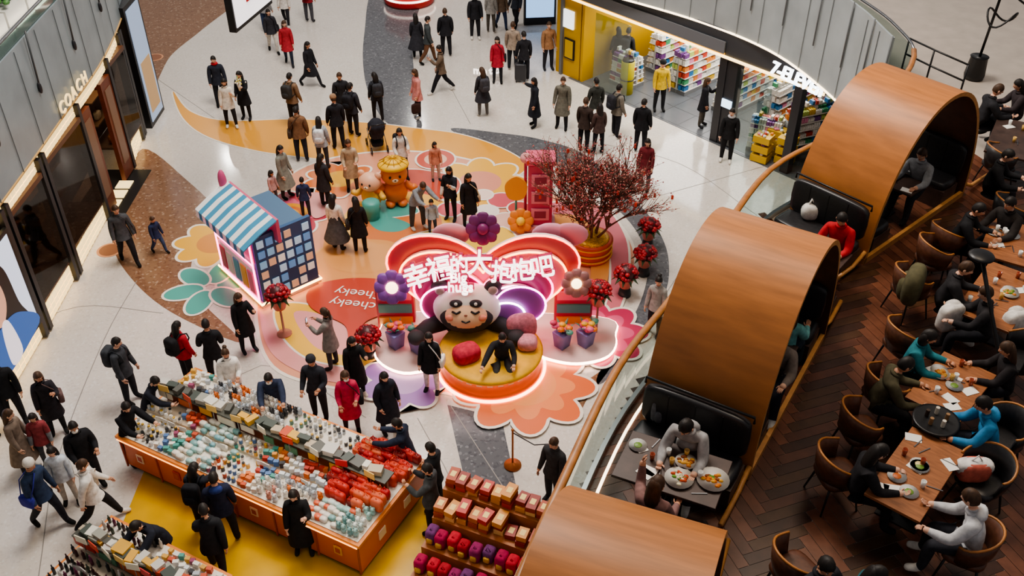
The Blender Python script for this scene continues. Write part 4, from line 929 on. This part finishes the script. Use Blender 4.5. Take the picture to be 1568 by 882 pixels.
s.lathe((x,y,Z1),[(.2,0),(.22,.1),(.18,.5),(.2,.52)],BLACK,16); s.tube([(x,y,Z1+.5),(x+.05,y,Z1+1.8),(x+.1,y,Z1+3.2)],.03,BLACK,8)
for i,(r,z,o) in enumerate([(.45,1.9,.3),(.35,2.4,-.1),(.5,2.9,.35),(.3,1.4,.2)]):
    s.tube([(x+o+r*math.cos(a),y+r*.8*math.sin(a),Z1+z+.15*math.sin(a*2+i)) for a in [2*math.pi*q/24 for q in range(24)]],.022,BLACK,6,closed=True)
s.build('wrought_iron_sculpture')
s=MB(); pr=[G(a,b,Z1+1.0) for a,b in[(1392,62),(1430,80),(1482,103)]]
for z in(.35,.7,1.05): s.tube([(p[0],p[1],Z1+z) for p in pr],.02,BLACK,6)
for p in pr: s.tube([(p[0],p[1],Z1),(p[0],p[1],Z1+1.05)],.02,BLACK,6)
s.build('black_metal_railing')
# ---------------------------------------------------------------- convenience store
s0=Vector((2.1,30.3)); s1=Vector((7.75,24.05)); sd=(s1-s0).normalized(); nn=Vector((-sd.y,sd.x))
if nn.x<0: nn=-nn
Ls=(s1-s0).length; sang=math.atan2(sd.y,sd.x)
SM=Matrix(((sd.x,nn.x,0,s0.x),(sd.y,nn.y,0,s0.y),(0,0,1,0),(0,0,0,1)))
YEL=paint('#c09418',.4); st=MB(); st.M=SM
tile=mat('store_tile_grey','#5f6266',.25,nscale=1.5,namt=.1)
st.prism([(-.2,-.1),(Ls+2.5,-.1),(Ls+2.5,7),(-.2,7)],.0,.01,tile)
for i in range(12): st.box((i*.9,3.5,.011),(.012,7,.004),paint('#3a3c3e'))
for i in range(8): st.box((Ls/2,i*.9,.011),(Ls,.012,.004),paint('#3a3c3e'))
st.build('floor_store')
st=MB(); st.M=SM
st.box((Ls/2+1,7.05,1.7),(Ls+3,.1,3.4),paint('#dcd8d0')); st.build('wall_store_back')
st=MB(); st.M=SM
st.box((-.35,.3,1.35),(1.1,.6,2.7),YEL); st.box((.3,2.2,1.35),(.1,4.4,2.7),YEL); st.box((-.6,3.4,1.7),(.1,7,3.4),paint('#6a6c6e')); st.box((-.35,-.03,2.0),(.5,.06,.6),glow('#e8ecf0',1.5)); st.box((-.25,-.03,1.0),(.45,.05,.7),BLACK); st.box((-.25,-.06,1.0),(.36,.02,.6),paint('#c8a020'))
st.build('wall_store_left')
st=MB(); st.M=SM
st.box((Ls/2,.05,3.1),(Ls+1.6,.2,.8),paint('#3a3d42')); st.box((Ls/2,-.07,2.74),(Ls+1.6,.06,.07),glow('#ffdb9a',3)); st.box((Ls/2-1.5,-.09,3.0),(Ls-2,.04,.35),paint('#6a6d72')); st.box((Ls/2-1.5,-.08,2.82),(Ls-2,.04,.05),glow('#e0a020',1.5))
hdr=st.build('store_header_sign')
sa=Vector(G(1178,101,3.15)); sb=Vector(G(1264,143,3.15)); sc_=(sa+sb)/2; dd=(sb-sa)
text('7-ELEVEn',dd.length/4.3,Matrix.Translation((sc_.x,sc_.y,3.15))@Matrix.Rotation(math.atan2(dd.y,dd.x),4,'Z')@Matrix.Rotation(rad(75),4,'X'),glow('#eef6ff',4),'sign_text',hdr,.04,offset=.008)
st=MB(); st.M=SM
for x in(5.9,Ls): st.box((x,.1,1.35),(.25,.25,2.7),DARK)
st.box((6.2,.08,1.35),(.6,.15,2.7),DARK); st.box((6.2,-.02,1.35),(.34,.04,.24),glow('#cfe8ff',2)); st.build('store_column')
st=MB(); st.M=SM
st.box((1.6,.0,1.3),(1.5,.02,2.5),GLASS); st.box((7.0,.0,1.3),(1.2,.02,2.5),GLASS); st.build('window_1')
PROD=['#c84a38','#e0b840','#3a7ab0','#e4e0d8','#4a9a6a','#d88aa8','#e08a40','#f0ece4','#7a4a8a','#b8c868','#e4e0d8','#c8ccd0','#f0ece4','#d8d4cc']
def gondola(x,y,L,rz,h=1.45,name='store_shelf_unit',sides=(-1,1)):
    g=MB(); g.M=SM@TR(x,y,.012,rz)
    g.box((0,0,h/2),(L,.06,h),paint('#c8c8c4')); g.box((0,0,.06),(L,.72,.12),paint('#7a7c7e'))
    n=6
    for s_ in sides:
        for q in range(n):
            z=.14+q*(h-.15)/n; dp=.34-.02*q; g.box((0,s_*(dp/2+.02),z),(L,dp,.015),WHITE); g.box((0,s_*(dp+.02),z+.005),(L,.008,.03),paint('#e8e4dc'))
            nx=int(L/.075)
            for i in range(nx):
                if i%3==0 or i==0: c=paint(random.choice(PROD),.35); hh=random.uniform(.09,.17)
                g.box((-L/2+.037+i*.075,s_*(dp-.06),z+.01+hh/2),(.06,.1,hh),c)
                if i%2==0: g.box((-L/2+.037+i*.075,s_*(dp-.2),z+.09),(.12,.1,.15),c)
    nx=int(L/.12)
    for i in range(nx):
        if random.random()<.75: g.box((-L/2+.08+i*.12,random.uniform(-.05,.05),h+.06),(.08,.16,.12),paint(random.choice(PROD),.35),random.uniform(-.2,.2))
    g.build(name)
gondola(3.0,3.0,2.6,rad(90)); gondola(4.9,3.0,2.8,rad(90)); gondola(1.5,4.0,3.4,rad(90)); gondola(3.6,6.7,6.0,0,1.9,sides=(-1,)); gondola(6.6,3.0,2.6,rad(90)); gondola(8.2,2.2,2.6,rad(70)); gondola(1.45,1.0,.9,0,1.1); gondola(7.2,.75,.9,rad(20),1.0)
g=MB(); g.M=SM@TR(1.9,.5,.012); g.lathe((0,0,0),[(.22,0),(.22,1.1),(.2,1.12)],paint('#c8b820'),20); g.lathe((0,0,1.12),[(.2,0),(.18,.05)],BLACK,20); g.tube([(.225*math.cos(a),.225*math.sin(a),.5) for a in [2*math.pi*i/20 for i in range(20)]],.02,BLACK,6,closed=True); g.build('yellow_litter_bin')
for q,(a,b) in enumerate([(7.55,.1),(7.6,.7),(8.1,.5)]):
    g=MB(); g.M=SM@TR(a,b,.012,.2)
    for z in range(3):
        g.box((0,0,.12+z*.3),(.5,.4,.2),paint('#c8a028'))
        for i in range(10): g.sell((random.uniform(-.18,.18),random.uniform(-.14,.14),.25+z*.3),(.05,.05,.04),paint(random.choice(PROD)),.7,8,5)
    g.build('product_crate_stack')
# ---------------------------------------------------------------- left storefront wall
lw=[(-10.35,9),(-10.45,13),(-10.5,16.8),(-10.65,20.5),(-10.85,24.1),(-11.55,28.2),(-12.6,32)]
lws=smooth_open([Vector(p) for p in lw],6)
wl=MB(); wl.wall([(p[0]-1.3,p[1]) for p in lws],0,3.5,.2,mat('wall_dark_stone','#3a302a',.4,nscale=3)); wl.build('wall_left')
u=MB(); u.prism([(p[0],p[1]) for p in lws]+[(-22,32),(-22,9)],3.5,4.8,paint('#9a9c9a'),fasl); u.build('floor_upper_left')
fb=MB(); fb.wall(lws,3.5,5.75,-.06,fasl)
for i,p in enumerate(lws):
    if i%2==0: fb.box((p[0]+.08,p[1],4.6),(.012,.014,2.2),paint('#5c6468'))
    if i%4==1: fb.tube([(p[0]+.1,p[1],4.6),(p[0]+.14,p[1]+.05,5.9)],.022,paint('#4a4e50'),6); fb.sell((p[0]+.1,p[1],4.6),(.05,.05,.14),DARK,1,8,6)
fb.wall(lws,5.75,6.0,-.02,glass_mat('fascia_glass','#b8c8c4',.2)); fb.tube([(p[0],p[1],6.03) for p in lws],.035,STEEL,8)
fb.tube([(p[0]+.06,p[1],3.5) for p in lws],.03,paint('#c09a60'),6)
fb.build('balcony_fascia_left')
pl=MB()
for i in range(9):
    y=15+i*1.2; pl.box((-12.6,y,Z1+.2),(.5,1.1,.4),WHITE); pl.box((-12.2,y,Z1+.02),(.08,1.1,.03),glow('#fff4e0',4))
    for q in range(40): pl.sell((-12.6+random.gauss(0,.15),y+random.uniform(-.5,.5),Z1+.5+random.random()*.3),(.09,.09,.06),paint(random.choice(['#3f6a3c','#5a8a4a','#4a7a40'])),1,6,4)
pl.build('planter_hedge')
bay=MB(); LG1=glow('#ffe2a0',1.1)
def fx(y):
    for i in range(len(lws)-1):
        if lws[i][1]<=y<=lws[i+1][1]:
            t=(y-lws[i][1])/(lws[i+1][1]-lws[i][1]); return lws[i][0]+t*(lws[i+1][0]-lws[i][0])
    return lws[-1][0]
y=9.5
while y<26.2:
    x=fx(y)-.02
    if not(21.6<y<24.3):
        for r in range(3): bay.box((x-.06,y+.11,.12+r*.15),(.06,.19,.13),LG1)
    for r in range(2): bay.box((x-.06,y+.11,3.28-r*.15),(.05,.19,.12),LG1)
    y+=.215
BRZ2=paint('#5a3a28',.4); SGL=glass_mat('shop_glass','#9a8c80',.10)
for y in(12.2,16.75,17.0,18.9,19.15,21.6,24.3,26.0,26.3): bay.box((fx(y)-.05,y,1.7),(.22,.14,3.3),DARK)
for (ya,yb) in((17.1,18.8),(19.2,21.5),(24.4,25.9)):
    yc=(ya+yb)/2
    bay.box((fx(yc)-.5,yc,.58),(.9,yb-ya,.06),paint('#6a5040')); bay.box((fx(yc)-.08,yc,3.0),(.2,yb-ya,.12),BRZ2)
    bay.box((fx(yc)-.02,yc,1.8),(.02,yb-ya-.1,2.3),SGL)
    bay.box((fx(yc)-1.0,yc,1.8),(.04,yb-ya,2.4),mat('display_back','#6a4c38',.6,nscale=2)); bay.box((fx(yc)-.96,yc,2.5),(.02,(yb-ya)*.6,.08),glow('#ffd090',3))
    for q in range(2): bay.box((fx(yc)-.85,yc,1.2+q*.7),(.3,(yb-ya)*.8,.04),paint('#8a6a50'))
    for q in range(4):
        yy=ya+.35+q*(yb-ya-.7)/3; zz=[.74,1.34,.74,2.04][q]; xx=fx(yc)-(.5 if zz<1 else .85)
        bay.sell((xx,yy,zz),(.08,.15,.12),cloth(['#8a5a3a','#d8c8b0','#3a2a24','#a84a3a'][q]),.5,12,8); bay.tube([(xx,yy-.08,zz+.1),(xx,yy,zz+.24),(xx,yy+.08,zz+.1)],.012,cloth('#6a4230'),5)
bay.box((fx(22.95)-.3,22.95,.01),(1.4,2.5,.02),paint('#1e1c1a'))
for yy in(22.0,23.9): bay.box((fx(yy)-.08,yy,1.5),(.12,.7,2.9),mat('mahogany','#6a3420',.4,nscale=5)); bay.box((fx(yy)-.01,yy,1.6),(.02,.4,2.2),glow('#5a4030',.6))
for q in range(3): bay.box((fx(22.95)-.1,22.35+q*.5,.03),(.4,.4,.02),LG1)
bay.build('storefront_left')
g=MB(); g.lathe((0,0,0),[(.24,0),(.27,.1),(.18,.4),(.1,.55),(.02,.6)],WHITE,16); g.tube([(0,-.1,.5),(0,0,.75),(0,.1,.5)],.015,WHITE,6); g.build('display_handbag_white',(fx(20.0)-.4,19.8,.62))
g=MB(); Mp=Matrix(((0,0,1,fx(14.6)+.06),(1,0,0,12.5),(0,1,0,.62),(0,0,0,1)))
g.M=Mp; g.prism([(-.1,-.1),(4.15,-.1),(4.15,2.4),(-.1,2.4)],-.08,0,BLACK); g.prism([(0,0),(4.05,0),(4.05,2.3),(0,2.3)],0,.01,glow('#c8d4e8',.7))
g.prism(smooth_closed([(1.9,0),(2.1,.8),(2.0,1.6),(2.5,2.15),(3.1,2.2),(3.5,1.8),(3.6,.9),(3.8,0)]),.01,.02,paint('#241e1c'))
g.prism(smooth_closed([(2.4,1.2),(2.45,1.75),(2.8,2.0),(3.15,1.75),(3.17,1.2),(2.8,.88)]),.02,.025,glow('#d8a488',.4)); g.prism(smooth_closed([(1.6,0),(2.1,.7),(2.8,.9),(3.5,.7),(4.0,0)]),.025,.03,glow('#2a5aa0',.5)); g.prism(smooth_closed([(2.6,.0),(2.7,.85),(3.0,.85),(3.1,0)]),.03,.035,glow('#e8e4f0',.5)); g.prism(smooth_closed([(.6,1.2),(.8,2.0),(1.4,1.8),(1.3,1.0)]),.01,.02,glow('#8aa0d8',.7))
g.build('advertising_lightbox')
so=bpy.data.objects.new('shop_sign',None); bpy.context.scene.collection.objects.link(so)
for i,ch in enumerate('COACH'):
    yy=20.6+i*.40; o=text(ch,.42,Matrix.Translation((fx(yy)+.14,yy,3.75))@Matrix.Rotation(rad(90),4,'Z')@UPR,glow('#e8c88a',1.5),'shop_sign_letter_%d'%(i+1),None,.02); o.parent=so
g=MB(); g.box((fx(27.4)+.15,27.4,1.9),(.3,1.3,3.8),BLACK); g.box((fx(27.4)+.31,27.4,1.9),(.02,1.05,3.5),glow('#8898b0',.8)); g.box((fx(27.4)+.325,27.4,1.2),(.01,.8,1.6),glow('#a88860',.5)); g.build('vertical_lightbox')
# ---------------------------------------------------------------- top things
A1=Vector(G(357,50,5.2)); B1=Vector(G(412,4,5.2)); c1=(A1+B1)/2; wd=(B1-A1).length; ra=math.atan2((B1-A1).y,(B1-A1).x)
g=MB(); g.box((0,0,1.5),(wd,.18,3),BLACK); g.box((.0,-.1,1.55),(wd-.1,.02,2.9),glow('#e8e4e6',1.2)); hs=g.build('hanging_directory_sign',(c1.x,c1.y,5.2),ra)
g=MB(); g.lathe((0,0,0),[(.95,0),(1.0,.1),(.95,.3),(.95,.85),(1.05,.9),(1.05,1.0),(.8,1.02)],paint('#b02828'),32); g.tube([(1.0*math.cos(a),1.0*math.sin(a),.3) for a in [2*math.pi*i/40 for i in range(40)]],.04,glow('#fff0e0',3),6,closed=True)
for i in range(12): a=i*.52; g.cyl((.6*math.cos(a),.6*math.sin(a),1.0),.08,.35,paint(random.choice(['#c83020','#e0a030','#e8e0d0'])),10)
x,y=G(627,2); g.build('red_round_promotion_counter',(x,y,.005))
g=MB(); g.box((0,0,1.2),(1.2,.25,2.4),DARK); g.box((0,-.14,1.3),(1.05,.02,2.0),glow('#8fb8e8',1.5)); x,y=G(826,36); g.build('digital_kiosk',(x,y,0),.1)
flush_people()
bpy.context.view_layer.update()
text('BS',.8,hs.matrix_world@Matrix.Translation((0,-.13,.75))@UPR,paint('#c01c24'),'sign_text_red',hs,.01)
# ---------------------------------------------------------------- lights
def area(loc,rot,sx,sy,e,c=(1,1,1),name='ceiling_light'):
    l=bpy.data.lights.new(name,'AREA'); l.shape='RECTANGLE'; l.size=sx; l.size_y=sy; l.energy=e; l.color=c
    o=bpy.data.objects.new(name,l); bpy.context.scene.collection.objects.link(o); o.location=loc; o.rotation_euler=rot; return o
area((-2,20,21),(0,0,0),7,7,3900,(1,.92,.84)); area((-6,30,20),(0,0,0),5,5,900,(1,.94,.88)); area((6,12,18),(0,0,0),3,5,620,(1,.82,.62))
v=SM@Vector((Ls/2,3.2,3.3)); area(v,(0,0,sang),6.5,5,620,(1,.97,.92),'store_light')
for yc in (18,20.4,25.1): area((fx(yc)-.5,yc,3.3),(0,0,0),.6,1.6,14,(1,.78,.5),'shop_window_light')
def point(loc,e,c,r=.1,name='accent_light'):
    l=bpy.data.lights.new(name,'POINT'); l.energy=e; l.color=c; l.shadow_soft_size=r; o=bpy.data.objects.new(name,l); bpy.context.scene.collection.objects.link(o); o.location=loc
for (a,b) in [(470,690),(330,620),(560,780)]:
    x,y=G(a,b,2.6); point((x,y,2.9),34,(1,.88,.7),.15,'stall_lamp')
for q in [(-8,40,12),(-3,44,13),(3,46,12),(8,42,13),(13,44,12),(-14,40,11),(0,52,14),(-6,56,15),(8,54,14),(-16,48,13),(-11,52,14),(16,50,14)]: point(q,380,(1,.95,.88),.2,'downlight')
w=bpy.data.worlds.new('World'); bpy.context.scene.world=w; w.use_nodes=True; w.node_tree.nodes['Background'].inputs[0].default_value=(.97,.94,.95,1); w.node_tree.nodes['Background'].inputs[1].default_value=.27
cam=bpy.data.cameras.new('camera'); co=bpy.data.objects.new('camera',cam); bpy.context.scene.collection.objects.link(co); co.location=(0,0,CAMH); co.rotation_euler=(rad(53),0,0); cam.lens=F/1568*36; cam.sensor_width=36; cam.clip_end=300
bpy.context.scene.camera=co
bpy.context.scene.view_settings.view_transform='AgX'
try: bpy.context.scene.view_settings.look='AgX - Medium High Contrast'
except: pass
